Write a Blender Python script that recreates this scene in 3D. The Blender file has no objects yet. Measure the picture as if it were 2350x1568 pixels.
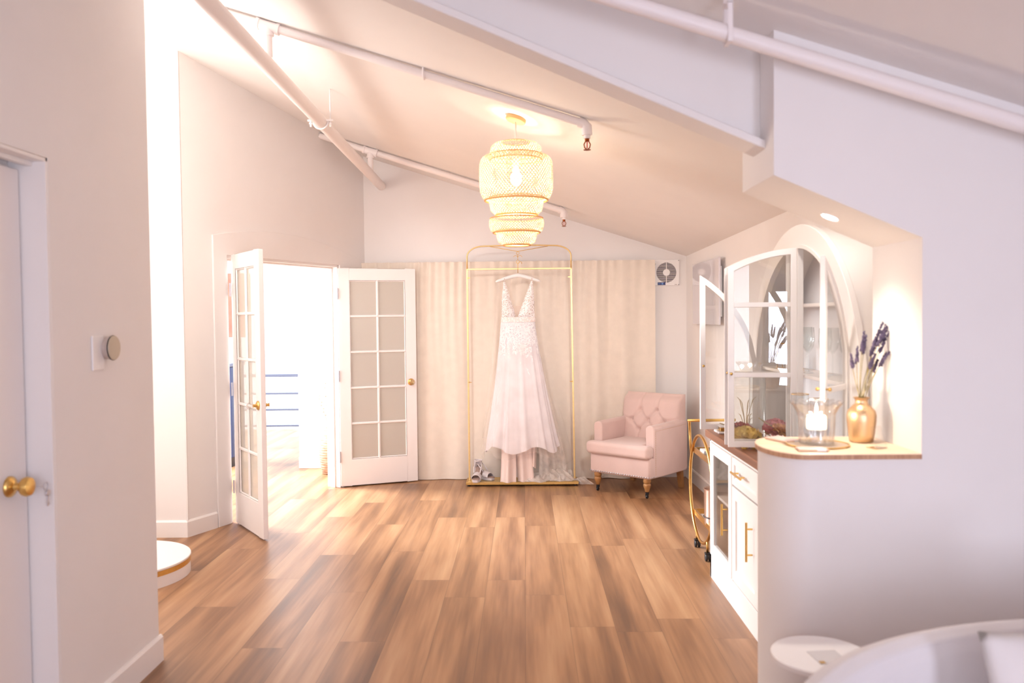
import bpy, bmesh, math, random
from math import sin, cos, pi, sqrt, exp
from mathutils import Vector, Matrix

# ------------------------------------------------------------------ scene, camera, light
C = bpy.context.scene.collection
SC = bpy.context.scene
random.seed(7)
SC.view_settings.view_transform = 'Standard'
SC.view_settings.look = 'None'
SC.view_settings.gamma = 1.0
SC.view_settings.use_curve_mapping = False
SC.view_settings.exposure = 0.62
SC.cycles.max_bounces = 8
SC.cycles.diffuse_bounces = 5
SC.cycles.glossy_bounces = 4
SC.cycles.transmission_bounces = 4
SC.cycles.transparent_max_bounces = 24
SC.cycles.caustics_reflective = False
SC.cycles.caustics_refractive = False
SC.cycles.sample_clamp_indirect = 6.0

cam_d = bpy.data.cameras.new('camera')
cam = bpy.data.objects.new('camera', cam_d)
C.objects.link(cam)
FPX = 1900.0
cam_d.sensor_width = 36.0
cam_d.lens = FPX / 2350.0 * 36.0
pitch, yaw, roll = math.atan(58 / FPX), math.atan(28 / FPX), 0.010
f = Vector((-sin(yaw) * cos(pitch), cos(yaw) * cos(pitch), -sin(pitch)))
r0 = Vector((cos(yaw), sin(yaw), 0)); u0 = r0.cross(f)
rr = r0 * cos(roll) - u0 * sin(roll); uu = u0 * cos(roll) + r0 * sin(roll)
m = Matrix((rr, uu, -f)).transposed().to_4x4()
m.translation = Vector((0, 0, 1.55))
cam.matrix_world = m
cam_d.clip_start = 0.05
cam_d.dof.use_dof = True
cam_d.dof.focus_distance = 7.3
cam_d.dof.aperture_fstop = 2.4
SC.camera = cam

world = bpy.data.worlds.new('sky'); SC.world = world
world.use_nodes = True
wb = world.node_tree.nodes['Background']
wb.inputs[0].default_value = (0.93, 0.95, 1.0, 1)
wb.inputs[1].default_value = 1.7


def light(name, kind, loc, power, color, target=None, size=None, size_y=None, radius=None, spot=None, blend=0.5):
    d = bpy.data.lights.new(name, kind); d.energy = power; d.color = color
    if kind == 'AREA':
        d.shape = 'RECTANGLE'; d.size = size; d.size_y = size_y or size
    elif radius is not None:
        d.shadow_soft_size = radius
    if kind == 'SPOT':
        d.spot_size = spot; d.spot_blend = blend
    o = bpy.data.objects.new(name, d); C.objects.link(o); o.location = loc
    if target is not None:
        o.rotation_euler = (Vector(target) - Vector(loc)).to_track_quat('-Z', 'Y').to_euler()
    return o


# daylight through the windows behind the camera, through the landing, and the alcove lamp
light('window_daylight', 'AREA', (-0.25, -1.72, 1.55), 26, (0.74, 0.77, 1.0), (-0.25, 5, 1.55), 1.9, 1.45)
light('window_daylight', 'AREA', (1.44, -1.72, 1.04), 44, (0.74, 0.78, 1.0), (1.44, 5, 1.04), 0.66, 1.64)
light('landing_daylight', 'AREA', (-6.0, 8.9, 3.1), 1000, (0.90, 0.94, 1.0), (-1.0, 6.4, 0.5), 2.2, 2.2)
light('alcove_lamp', 'POINT', (-2.3, 4.45, 2.6), 32, (1.0, 0.93, 0.86), radius=0.12)
light('alcove_fill', 'AREA', (-4.12, 4.7, 1.75), 34, (1.0, 0.96, 0.93), (0, 5.6, 1.4), 1.6, 2.0)  # unseen area light added to fill the room; alcove wall has no window

# unseen fill spots added behind the beam to brighten the curtain wall
light('back_wall_fill', 'SPOT', (0.66, 3.12, 2.36), 150, (1.0, 0.95, 0.92), (0.95, 7.8, 1.0), radius=0.10, spot=math.radians(36), blend=1.0)
light('back_wall_fill', 'SPOT', (-0.95, 3.12, 2.99), 180, (1.0, 0.95, 0.92), (-0.75, 7.8, 1.2), radius=0.10, spot=math.radians(36), blend=1.0)
light('cabinet_fill', 'SPOT', (1.12, 3.36, 2.30), 11, (1.0, 0.94, 0.88), (1.30, 4.5, 1.15), radius=0.06, spot=math.radians(105), blend=1.0)  # unseen spot added behind the header to brighten the cabinet


# ------------------------------------------------------------------ materials
def lin(r, g, b):
    def c(v):
        v /= 255.0
        return v / 12.92 if v <= 0.04045 else ((v + 0.055) / 1.055) ** 2.4
    return (c(r), c(g), c(b), 1)


class NT:
    def __init__(s, name):
        s.m = bpy.data.materials.new(name); s.m.use_nodes = True
        s.t = s.m.node_tree; s.n = s.t.nodes; s.l = s.t.links
        s.b = s.n['Principled BSDF']; s.out = s.n['Material Output']

    def new(s, kind, **kw):
        n = s.n.new(kind)
        for k, v in kw.items():
            setattr(n, k, v)
        return n

    def link(s, a, b):
        s.l.new(a, b)

    def val(s, node, key, v):
        if hasattr(v, 'is_linked') or hasattr(v, 'node'):
            s.l.new(v, node.inputs[key])
        else:
            node.inputs[key].default_value = v

    def math(s, op, a, b=0.0, c=None):
        n = s.new('ShaderNodeMath', operation=op)
        s.val(n, 0, a); s.val(n, 1, b)
        if c is not None:
            s.val(n, 2, c)
        return n.outputs[0]

    def coord(s, which='Object'):
        return s.new('ShaderNodeTexCoord').outputs[which]

    def sep(s, v):
        n = s.new('ShaderNodeSeparateXYZ'); s.link(v, n.inputs[0]); return n.outputs

    def comb(s, x, y, z):
        n = s.new('ShaderNodeCombineXYZ'); s.val(n, 0, x); s.val(n, 1, y); s.val(n, 2, z); return n.outputs[0]

    def noise(s, vec, scale, detail=3, rough=0.5):
        n = s.new('ShaderNodeTexNoise'); s.link(vec, n.inputs['Vector'])
        n.inputs['Scale'].default_value = scale; n.inputs['Detail'].default_value = detail
        n.inputs['Roughness'].default_value = rough
        return n.outputs[0]

    def ramp(s, fac, stops):
        n = s.new('ShaderNodeValToRGB'); s.link(fac, n.inputs[0])
        e = n.color_ramp.elements
        while len(e) < len(stops):
            e.new(0.5)
        for el, (p, c) in zip(e, stops):
            el.position = p; el.color = c
        return n.outputs[0]

    def bump(s, h, strength=0.2, dist=0.01):
        n = s.new('ShaderNodeBump'); n.inputs['Strength'].default_value = strength
        n.inputs['Distance'].default_value = dist
        s.link(h, n.inputs['Height']); s.link(n.outputs[0], s.b.inputs['Normal'])


def pm(name, col, rough=0.5, metal=0.0, noise=None, bump=None, sheen=0, trans=0, spec=None, coat=0):
    t = NT(name); b = t.b
    b.inputs['Base Color'].default_value = col
    b.inputs['Roughness'].default_value = rough
    b.inputs['Metallic'].default_value = metal
    if spec is not None:
        b.inputs['Specular IOR Level'].default_value = spec
    if sheen:
        b.inputs['Sheen Weight'].default_value = sheen
    if coat:
        b.inputs['Coat Weight'].default_value = coat
    if noise:
        sc, amt = noise
        f_ = t.noise(t.coord(), sc, 4)
        d = tuple(min(1, c * (1 - amt)) for c in col[:3]) + (1,)
        e = tuple(min(1, c * (1 + amt)) for c in col[:3]) + (1,)
        t.link(t.ramp(f_, [(0.3, d), (0.7, e)]), b.inputs['Base Color'])
    if bump:
        t.bump(t.noise(t.coord(), bump[0], 3), bump[1], bump[2] if len(bump) > 2 else 0.004)
    return t.m


def glass_mat(name, tint=(1, 1, 1, 1), ior=1.5, rough=0.0, extra=0.0):
    t = NT(name); t.n.remove(t.b)
    tr = t.new('ShaderNodeBsdfTransparent'); tr.inputs[0].default_value = tint
    gl = t.new('ShaderNodeBsdfGlossy'); gl.inputs['Roughness'].default_value = rough
    lw = t.new('ShaderNodeLayerWeight'); lw.inputs[0].default_value = 0.5
    mx = t.new('ShaderNodeMixShader')
    f0 = ((ior - 1) / (ior + 1)) ** 2 + extra
    fac = t.math('MULTIPLY_ADD', t.math('POWER', lw.outputs['Facing'], 5.0), 1.0 - f0, f0)
    t.link(fac, mx.inputs[0]); t.link(tr.outputs[0], mx.inputs[1]); t.link(gl.outputs[0], mx.inputs[2])
    t.link(mx.outputs[0], t.out.inputs[0])
    return t.m


def sheer(name, col, opacity, transl=0.5, noise=None):
    """thin woven cloth: transparent + diffuse + translucent"""
    t = NT(name); t.n.remove(t.b)
    tr = t.new('ShaderNodeBsdfTransparent')
    df = t.new('ShaderNodeBsdfDiffuse'); df.inputs[0].default_value = col
    tl = t.new('ShaderNodeBsdfTranslucent'); tl.inputs[0].default_value = col
    m1 = t.new('ShaderNodeMixShader'); m1.inputs[0].default_value = transl
    t.link(df.outputs[0], m1.inputs[1]); t.link(tl.outputs[0], m1.inputs[2])
    m2 = t.new('ShaderNodeMixShader')
    if noise:
        f_ = t.noise(t.coord(), noise[0], 3)
        mr = t.new('ShaderNodeMapRange'); t.link(f_, mr.inputs[0])
        mr.inputs[1].default_value = 0.3; mr.inputs[2].default_value = 0.7
        mr.inputs[3].default_value = opacity - noise[1]; mr.inputs[4].default_value = opacity + noise[1]
        t.link(mr.outputs[0], m2.inputs[0])
    else:
        m2.inputs[0].default_value = opacity
    t.link(tr.outputs[0], m2.inputs[1]); t.link(m1.outputs[0], m2.inputs[2])
    t.link(m2.outputs[0], t.out.inputs[0])
    return t.m


def emis(name, col, strength):
    t = NT(name)
    t.b.inputs['Base Color'].default_value = col
    t.b.inputs['Emission Color'].default_value = col
    t.b.inputs['Emission Strength'].default_value = strength
    return t.m


M = {}
M['paint'] = pm('wall_paint', lin(238, 233, 230), 0.85, noise=(3, 0.012), bump=(220, 0.05, 0.001), spec=0.2)
M['trim'] = pm('trim_paint', lin(240, 235, 232), 0.45, bump=(90, 0.02, 0.001))
M['door_paint'] = pm('door_paint', lin(240, 233, 230), 0.42, bump=(110, 0.03, 0.001))
M['pipe'] = pm('pipe_paint', lin(240, 232, 230), 0.45, bump=(60, 0.03, 0.001))
M['gold'] = pm('brushed_gold', lin(226, 186, 112), 0.3, 1.0, noise=(60, 0.06))
M['gold_paint'] = pm('gold_paint', lin(234, 204, 144), 0.4, 0.8, noise=(40, 0.05))
M['brass'] = pm('antique_brass', lin(200, 155, 90), 0.3, 1.0, noise=(30, 0.08))
M['copper'] = pm('dark_bronze', lin(150, 80, 45), 0.35, 1.0)
M['hinge'] = pm('satin_nickel', lin(205, 205, 212), 0.35, 0.8)
M['white'] = pm('white_lacquer', lin(244, 240, 238), 0.35)
M['cab_white'] = pm('cabinet_paint', lin(247, 242, 238), 0.42, bump=(100, 0.02, 0.001))
M['glass'] = glass_mat('clear_glass', (0.97, 0.98, 0.98, 1), 1.5)
M['pane'] = glass_mat('cabinet_pane', (0.95, 0.95, 0.94, 1), 1.5, 0.0, 0.03)
M['crystal'] = glass_mat('cut_crystal', (0.95, 0.95, 0.95, 1), 1.6, 0.08, 0.17)
M['black'] = pm('black_rubber', lin(30, 28, 30), 0.5)
M['dark'] = pm('dark_metal', lin(45, 40, 42), 0.4, 0.5)


def floor_mat():
    t = NT('oak_planks'); W, L = 0.223, 1.52
    s = t.sep(t.coord())
    u = t.math('DIVIDE', t.math('ADD', s[0], 0.007 + 20 * W), W)
    fu = t.math('FLOOR', u); du = t.math('FRACT', u)
    wn = t.new('ShaderNodeTexWhiteNoise', noise_dimensions='1D'); t.link(fu, wn.inputs['W'])
    v = t.math('DIVIDE', t.math('ADD', s[1], t.math('MULTIPLY', wn.outputs[0], L)), L)
    v = t.math('ADD', v, 10.0)
    fv = t.math('FLOOR', v); dv = t.math('FRACT', v)
    pid = t.comb(fu, fv, 0.0)
    w2 = t.new('ShaderNodeTexWhiteNoise', noise_dimensions='3D'); t.link(pid, w2.inputs['Vector'])
    rnd = w2.outputs[0]
    off = t.math('MULTIPLY', rnd, 37.0)
    gv = t.comb(t.math('ADD', t.math('MULTIPLY', s[0], 7.0), off), t.math('MULTIPLY', s[1], 0.5), off)
    big = t.noise(gv, 1.1, 3, 0.55)
    gv2 = t.comb(t.math('ADD', t.math('MULTIPLY', s[0], 60.0), off), t.math('MULTIPLY', s[1], 2.2), off)
    fine = t.noise(gv2, 1.0, 4, 0.6)
    f1 = t.math('MULTIPLY_ADD', fine, 0.16, t.math('MULTIPLY', big, 0.80))
    f2 = t.math('MULTIPLY_ADD', rnd, 0.10, t.math('SUBTRACT', f1, 0.03))
    col = t.ramp(f2, [(0.30, lin(104, 72, 48)), (0.43, lin(138, 97, 65)), (0.54, lin(166, 122, 85)),
                      (0.70, lin(190, 149, 110))])
    # seams
    e1 = t.math('MINIMUM', du, t.math('SUBTRACT', 1.0, du))
    e2 = t.math('MULTIPLY', t.math('MINIMUM', dv, t.math('SUBTRACT', 1.0, dv)), L / W)
    e = t.math('MINIMUM', e1, e2)
    seam = t.math('LESS_THAN', e, 0.0065)
    mx = t.new('ShaderNodeMix', data_type='RGBA')
    t.link(t.math('MULTIPLY', seam, 0.45), mx.inputs[0]); t.link(col, mx.inputs[6])
    mx.inputs[7].default_value = lin(70, 42, 26)
    t.link(mx.outputs[2], t.b.inputs['Base Color'])
    t.b.inputs['Roughness'].default_value = 0.37
    t.b.inputs['Specular IOR Level'].default_value = 0.62
    t.bump(t.math('MULTIPLY_ADD', seam, -0.6, t.math('MULTIPLY', fine, 0.25)), 0.25, 0.002)
    return t.m


def wood_mat(name, c0, c1, axis=1, rough=0.45, scale=1.0):
    t = NT(name); s = t.sep(t.coord())
    k = [60 * scale, 60 * scale, 60 * scale]; k[axis] = 3.0 * scale
    v = t.comb(t.math('MULTIPLY', s[0], k[0]), t.math('MULTIPLY', s[1], k[1]), t.math('MULTIPLY', s[2], k[2]))
    t.link(t.ramp(t.noise(v, 1.0, 4, 0.6), [(0.3, c0), (0.7, c1)]), t.b.inputs['Base Color'])
    t.b.inputs['Roughness'].default_value = rough
    return t.m


M['floor'] = floor_mat()
M['counter'] = wood_mat('birch_ply', lin(224, 198, 170), lin(238, 216, 192), 0, 0.4, 0.6)
M['worktop'] = wood_mat('walnut_top', lin(120, 76, 52), lin(158, 106, 76), 1, 0.4, 0.5)
M['leg_wood'] = wood_mat('turned_oak', lin(150, 102, 58), lin(186, 136, 84), 2, 0.45, 0.6)


def fabric(name, col, var=0.05, scale=900, rough=0.9, sheen=0.3, big=6):
    t = NT(name); b = t.b
    v = t.coord()
    n1 = t.noise(v, scale, 2); n2 = t.noise(v, big, 3)
    f_ = t.math('MULTIPLY_ADD', n1, 0.5, t.math('MULTIPLY', n2, 0.5))
    d = tuple(c * (1 - var * 2) for c in col[:3]) + (1,); e = tuple(min(1, c * (1 + var)) for c in col[:3]) + (1,)
    t.link(t.ramp(f_, [(0.3, d), (0.7, e)]), b.inputs['Base Color'])
    b.inputs['Roughness'].default_value = rough
    b.inputs['Sheen Weight'].default_value = sheen
    b.inputs['Specular IOR Level'].default_value = 0.15
    t.bump(n1, 0.12, 0.002)
    return t.m


M['pink'] = fabric('blush_upholstery', lin(217, 190, 182))
M['linen'] = fabric('linen_curtain', lin(232, 220, 206), 0.04, 500, 0.9, 0.1, 12)
M['ivory_boucle'] = fabric('ivory_upholstery', lin(222, 216, 216), 0.02, 700)
M['satin'] = pm('blush_satin', lin(242, 218, 208), 0.42, sheen=0.2, noise=(4, 0.03))
M['tulle'] = sheer('white_tulle', lin(250, 244, 248), 0.80, 0.06, (5, 0.08))
M['tulle_thin'] = sheer('thin_tulle', lin(248, 238, 230), 0.15, 0.1, (4, 0.06))
M['tulle_pile'] = sheer('gathered_tulle', lin(250, 240, 232), 0.5, 0.1, (9, 0.16))
M['weave'] = sheer('bamboo_strip', lin(240, 218, 182), 1.0, 0.03)
M['rim'] = pm('bamboo_rim', lin(222, 166, 104), 0.6)


def frosted():
    t = NT('frosted_glass'); t.n.remove(t.b)
    tr = t.new('ShaderNodeBsdfTransparent'); tr.inputs[0].default_value = lin(246, 247, 247)
    df = t.new('ShaderNodeBsdfDiffuse'); df.inputs[0].default_value = lin(228, 220, 208)
    gl = t.new('ShaderNodeBsdfGlossy'); gl.inputs['Roughness'].default_value = 0.28
    m1 = t.new('ShaderNodeMixShader'); m1.inputs[0].default_value = 0.45
    t.link(df.outputs[0], m1.inputs[1]); t.link(tr.outputs[0], m1.inputs[2])
    m2 = t.new('ShaderNodeMixShader'); m2.inputs[0].default_value = 0.06
    t.link(m1.outputs[0], m2.inputs[1]); t.link(gl.outputs[0], m2.inputs[2])
    t.link(m2.outputs[0], t.out.inputs[0])
    return t.m


M['frosted'] = frosted()


def lace_mat():
    """white floral lace: voronoi petals and scrolls, net between them; density falls off down the skirt"""
    t = NT('floral_lace'); t.n.remove(t.b)
    v = t.coord(); s = t.sep(v)
    wob = t.noise(v, 18, 2)
    vv = t.new('ShaderNodeVectorMath', operation='ADD'); t.link(v, vv.inputs[0])
    t.link(t.comb(t.math('MULTIPLY', wob, 0.05), 0.0, t.math('MULTIPLY', wob, 0.05)), vv.inputs[1])
    vo = t.new('ShaderNodeTexVoronoi', feature='DISTANCE_TO_EDGE'); vo.inputs['Scale'].default_value = 34
    t.link(vv.outputs[0], vo.inputs['Vector'])
    vo2 = t.new('ShaderNodeTexVoronoi', feature='F1'); vo2.inputs['Scale'].default_value = 22
    t.link(vv.outputs[0], vo2.inputs['Vector'])
    ring = t.math('SINE', t.math('MULTIPLY', vo2.outputs['Distance'], 34.0))
    pet = t.math('GREATER_THAN', ring, 0.1)
    net = t.math('LESS_THAN', vo.outputs['Distance'], 0.09)
    pat = t.math('MAXIMUM', pet, net)
    big = t.noise(t.comb(t.math('MULTIPLY', s[0], 1.5), s[1], t.math('MULTIPLY', s[2], 0.55)), 13, 2)
    # appliques thin out from the waist (z 1.5) to mid skirt (z 1.02)
    g = t.new('ShaderNodeMapRange'); t.link(s[2], g.inputs[0])
    g.inputs[1].default_value = 1.05; g.inputs[2].default_value = 1.42
    g.inputs[3].default_value = 0.66; g.inputs[4].default_value = 0.25
    mask = t.math('GREATER_THAN', big, g.outputs[0])
    a = t.math('MULTIPLY', pat, mask)
    tr = t.new('ShaderNodeBsdfTransparent')
    df = t.new('ShaderNodeBsdfDiffuse'); df.inputs[0].default_value = lin(252, 248, 248)
    mx = t.new('ShaderNodeMixShader'); t.link(t.math('MULTIPLY', a, 0.92), mx.inputs[0])
    t.link(tr.outputs[0], mx.inputs[1]); t.link(df.outputs[0], mx.inputs[2])
    t.link(mx.outputs[0], t.out.inputs[0])
    return t.m


M['lace'] = lace_mat()


# ------------------------------------------------------------------ mesh helpers
class MB:
    def __init__(s):
        s.v = []; s.f = []

    def add(s, vs, fs):
        o = len(s.v); s.v += [tuple(p) for p in vs]; s.f += [tuple(i + o for i in q) for q in fs]; return s

    def box(s, x0, x1, y0, y1, z0, z1, M4=None):
        vs = [Vector((x, y, z)) for x in (x0, x1) for y in (y0, y1) for z in (z0, z1)]
        if M4 is not None:
            vs = [M4 @ p for p in vs]
        return s.add(vs, [(0, 1, 3, 2), (4, 6, 7, 5), (0, 4, 5, 1), (2, 3, 7, 6), (0, 2, 6, 4), (1, 5, 7, 3)])

    def rbox(s, x0, x1, y0, y1, z0, z1, r=0.01, seg=2, M4=None):
        bm = bmesh.new()
        bmesh.ops.create_cube(bm, size=1)
        for p in bm.verts:
            p.co = Vector(((x0 + x1) / 2 + p.co.x * (x1 - x0), (y0 + y1) / 2 + p.co.y * (y1 - y0), (z0 + z1) / 2 + p.co.z * (z1 - z0)))
        bmesh.ops.bevel(bm, geom=list(bm.edges), offset=r, segments=seg, profile=0.5, affect='EDGES')
        bm.verts.index_update()
        vs = [p.co.copy() for p in bm.verts]
        if M4 is not None:
            vs = [M4 @ p for p in vs]
        s.add(vs, [[q.index for q in fc.verts] for fc in bm.faces]); bm.free(); return s

    def tube(s, pts, r, n=10, closed=False, caps=True):
        pts = [Vector(p) for p in pts]; k = len(pts)
        rs = r if isinstance(r, (list, tuple)) else [r] * k
        vs = []; up = None
        for i, p in enumerate(pts):
            if closed:
                d = pts[(i + 1) % k] - pts[i - 1]
            else:
                d = pts[min(i + 1, k - 1)] - pts[max(i - 1, 0)]
            d.normalize()
            if up is None:
                up = Vector((0, 0, 1)) if abs(d.z) < 0.9 else Vector((1, 0, 0))
            a = (up - d * up.dot(d))
            if a.length < 1e-6:
                a = d.orthogonal()
            a.normalize(); b = d.cross(a); up = a
            for j in range(n):
                t = 2 * pi * j / n
                vs.append(p + (a * cos(t) + b * sin(t)) * rs[i])
        fs = []
        for i in range(k if closed else k - 1):
            for j in range(n):
                i2 = (i + 1) % k
                fs.append((i * n + j, i * n + (j + 1) % n, i2 * n + (j + 1) % n, i2 * n + j))
        if caps and not closed:
            fs.append(tuple(range(n))[::-1]); fs.append(tuple((k - 1) * n + j for j in range(n)))
        return s.add(vs, fs)

    def lathe(s, prof, n=32, c=(0, 0, 0), M4=None, cap0=True, cap1=True):
        c = Vector(c); vs = []
        for (r, z) in prof:
            for j in range(n):
                t = 2 * pi * j / n
                vs.append(Vector((r * cos(t), r * sin(t), z)))
        if M4 is not None:
            vs = [M4 @ p for p in vs]
        vs = [p + c for p in vs]; k = len(prof); fs = []
        for i in range(k - 1):
            for j in range(n):
                fs.append((i * n + j, i * n + (j + 1) % n, (i + 1) * n + (j + 1) % n, (i + 1) * n + j))
        if cap0:
            fs.append(tuple(range(n))[::-1])
        if cap1:
            fs.append(tuple((k - 1) * n + j for j in range(n)))
        return s.add(vs, fs)

    def prism(s, poly, a0, a1, axis='y', M4=None):
        """poly: (a,b) pairs in the plane across axis; y->(x,z) x->(y,z) z->(x,y)"""
        def P(p, t):
            if axis == 'y': return Vector((p[0], t, p[1]))
            if axis == 'x': return Vector((t, p[0], p[1]))
            return Vector((p[0], p[1], t))
        n = len(poly)
        vs = [P(p, a0) for p in poly] + [P(p, a1) for p in poly]
        if M4 is not None:
            vs = [M4 @ p for p in vs]
        fs = [tuple(range(n)), tuple(range(2 * n - 1, n - 1, -1))]
        for i in range(n):
            j = (i + 1) % n
            fs.append((i, i + n, j + n, j))
        return s.add(vs, fs)

    def grid(s, fn, nu, nv, wrap=False):
        vs = [Vector(fn(i / nu, j / nv)) for j in range(nv + 1) for i in range(nu + (0 if wrap else 1))]
        w = nu + (0 if wrap else 1); fs = []
        for j in range(nv):
            for i in range(nu):
                i2 = (i + 1) % w
                fs.append((j * w + i, j * w + i2, (j + 1) * w + i2, (j + 1) * w + i))
        return s.add(vs, fs)

    def sphere(s, c, r, n=12, sc=(1, 1, 1), M4=None):
        c = Vector(c); k = max(6, n // 2 + 2); vs = []
        for i in range(k + 1):
            a = pi * i / k
            for j in range(n):
                t = 2 * pi * j / n
                p = Vector((sin(a) * cos(t) * sc[0], sin(a) * sin(t) * sc[1], cos(a) * sc[2])) * r
                if M4 is not None:
                    p = M4 @ p
                vs.append(p + c)
        fs = [(i * n + j, (i + 1) * n + j, (i + 1) * n + (j + 1) % n, i * n + (j + 1) % n) for i in range(k) for j in range(n)]
        return s.add(vs, fs)

    def build(s, name, mat, parent=None, smooth=False, bevel=0.0, subsurf=0, solid=0.0, loc=None, auto=None, seg=2):
        me = bpy.data.meshes.new(name)
        me.from_pydata(s.v, [], s.f)
        bm = bmesh.new(); bm.from_mesh(me)
        bmesh.ops.remove_doubles(bm, verts=bm.verts, dist=1e-6)
        bmesh.ops.dissolve_degenerate(bm, edges=bm.edges, dist=1e-7)
        bmesh.ops.recalc_face_normals(bm, faces=bm.faces)
        bm.to_mesh(me); bm.free()
        me.materials.append(M[mat] if isinstance(mat, str) else mat)
        o = bpy.data.objects.new(name, me); C.objects.link(o)
        if parent is not None:
            o.parent = parent
        if loc is not None:
            o.location = loc
        if solid:
            md = o.modifiers.new('solid', 'SOLIDIFY'); md.thickness = solid; md.offset = 0
        if bevel:
            md = o.modifiers.new('bevel', 'BEVEL'); md.width = bevel; md.segments = seg; md.limit_method = 'ANGLE'
            md.angle_limit = 0.6
        if subsurf:
            md = o.modifiers.new('sub', 'SUBSURF'); md.levels = subsurf; md.render_levels = subsurf
        if smooth or auto or bevel:
            me.polygons.foreach_set('use_smooth', [True] * len(me.polygons))
            if not smooth or auto:
                bm = bmesh.new(); bm.from_mesh(me)
                for e in bm.edges:
                    if len(e.link_faces) == 2 and e.calc_face_angle(0) > (auto or 0.6):
                        e.smooth = False
                bm.to_mesh(me); bm.free()
            if bevel:
                md = o.modifiers.new('wn', 'WEIGHTED_NORMAL'); md.keep_sharp = True
        return o


def tag(o, label=None, cat=None, group=None, kind=None):
    if label: o['label'] = label
    if cat: o['category'] = cat
    if group: o['group'] = group
    if kind: o['kind'] = kind
    return o


def thing(name, label, cat, loc=(0, 0, 0), rz=0, group=None, kind=None):
    o = bpy.data.objects.new(name, None); C.objects.link(o)
    o.empty_display_size = 0.05
    o.location = loc; o.rotation_euler = (0, 0, rz)
    return tag(o, label, cat, group, kind)


def struct(name, mb, mat, label, cat, **kw):
    return tag(mb.build(name, mat, **kw), label, cat, None, 'structure')


def copy_tree(o, parent=None):
    c = o.copy(); C.objects.link(c)
    if parent is not None:
        c.parent = parent
    for ch in list(o.children):
        copy_tree(ch, c)
    return c


def arc(cx, cz, r, a0, a1, n, ry=None):
    return [(cx + r * cos(a0 + (a1 - a0) * i / n), cz + (ry or r) * sin(a0 + (a1 - a0) * i / n)) for i in range(n + 1)]


def ring_x(outer, inner, x0, x1, closed=True):
    bb = MB(); n_ = len(outer)
    vs = [(x0, y, z) for y, z in outer] + [(x0, y, z) for y, z in inner] + [(x1, y, z) for y, z in outer] + [(x1, y, z) for y, z in inner]
    fs = []
    for i in range(n_ if closed else n_ - 1):
        j = (i + 1) % n_
        fs += [(i, j, n_ + j, n_ + i), (2 * n_ + i, 3 * n_ + i, 3 * n_ + j, 2 * n_ + j), (i, 2 * n_ + i, 2 * n_ + j, j), (n_ + i, n_ + j, 3 * n_ + j, 3 * n_ + i)]
    if not closed:
        e = n_ - 1
        fs += [(0, n_, 3 * n_, 2 * n_), (e, 2 * n_ + e, 3 * n_ + e, n_ + e)]
    return bb.add(vs, fs)


def ceil_z(x, y):
    return 2.834 - 0.3208 * x - 0.0298 * y


# ------------------------------------------------------------------ SETTING
YB = 7.9                                   # back wall
XL = -1.67                                 # near left wall face
# floor: studio plus the landing beyond the double doors
b = MB(); b.box(-6.5, 4.2, -1.9, 11.5, -0.06, 0.0)
struct('floor', b, 'floor', 'warm oak plank floor running away to the back wall', 'floor')

# entry wall, built along its own axis: origin at its near corner, x along the wall, y outward
AW = Matrix.Translation((-2.413, 5.819, 0)) @ Matrix.Rotation(math.radians(66.674), 4, 'Z')
S0, S1, SH, SE = 0.432, 1.846, 2.03, 2.268   # opening from S0 to S1, head height, end of the wall


def aw(s_, y_):
    return AW @ Vector((s_, y_, 0))


def aw_top(s_):
    p = aw(s_, 0); return ceil_z(p.x, p.y) + 0.03


b = MB()
b.prism([(0, 0), (S0, 0), (S0, aw_top(S0)), (0, aw_top(0))], 0, 0.13, 'y', AW)
b.prism([(S0, SH), (S1, SH), (S1, aw_top(S1)), (S0, aw_top(S0))], 0, 0.13, 'y', AW)
b.prism([(S1, 0), (SE + 0.06, 0), (SE + 0.06, aw_top(SE)), (S1, aw_top(S1))], 0, 0.13, 'y', AW)
struct('wall_entry', b, 'paint', 'angled cream wall that holds the open double doors', 'wall')

# ceiling: one plane falling to the right
out = 0.13
pa0 = AW @ Vector((0, out, 0)); pa1 = AW @ Vector((SE + 0.05, out, 0))
cpoly = [(-4.25, -1.85), (3.95, -1.85), (3.95, 8.05), (pa1.x, 8.05), (pa1.x, pa1.y), (pa0.x, pa0.y), (-4.25, 5.97)]
b = MB(); n = len(cpoly)
b.add([(x, y, ceil_z(x, y)) for x, y in cpoly] + [(x, y, ceil_z(x, y) + 0.06) for x, y in cpoly],
      [tuple(range(n)), tuple(range(2 * n - 1, n - 1, -1))] + [(i, i + n, (i + 1) % n + n, (i + 1) % n) for i in range(n)])
struct('ceiling', b, 'paint', 'white sloping ceiling that falls towards the cabinet side', 'ceiling')


def wall_y(name, x0, x1, y0, y1, label):
    bb = MB(); bb.prism([(x0, 0), (x1, 0), (x1, ceil_z(x1, y0) + 0.04), (x0, ceil_z(x0, y0) + 0.04)], y0, y1, 'y')
    return struct(name, bb, 'paint', label, 'wall')


wall_y('wall_back', -1.553, 1.68, YB, YB + 0.12, 'pale back wall behind the linen curtain')
wall_y('wall_alcove', -4.2, -2.405, 5.82, 5.94, 'brightly lit alcove wall beside the angled entry wall')
# right wall, slightly splayed
RWX = lambda y: 1.545 + 0.02 * (7.9 - y)
b = MB(); poly = [(RWX(8.0), 8.0), (RWX(3.1), 3.1), (RWX(3.1) + 0.12, 3.1), (RWX(8.0) + 0.12, 8.0)]
b.add([(x, y, 0) for x, y in poly] + [(x, y, ceil_z(x, y) + 0.03) for x, y in poly],
      [(3, 2, 1, 0), (4, 5, 6, 7), (0, 1, 5, 4), (1, 2, 6, 5), (2, 3, 7, 6), (3, 0, 4, 7)])
struct('wall_right', b, 'paint', 'cream wall behind the bar cabinet and the bar cart', 'wall')

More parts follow.
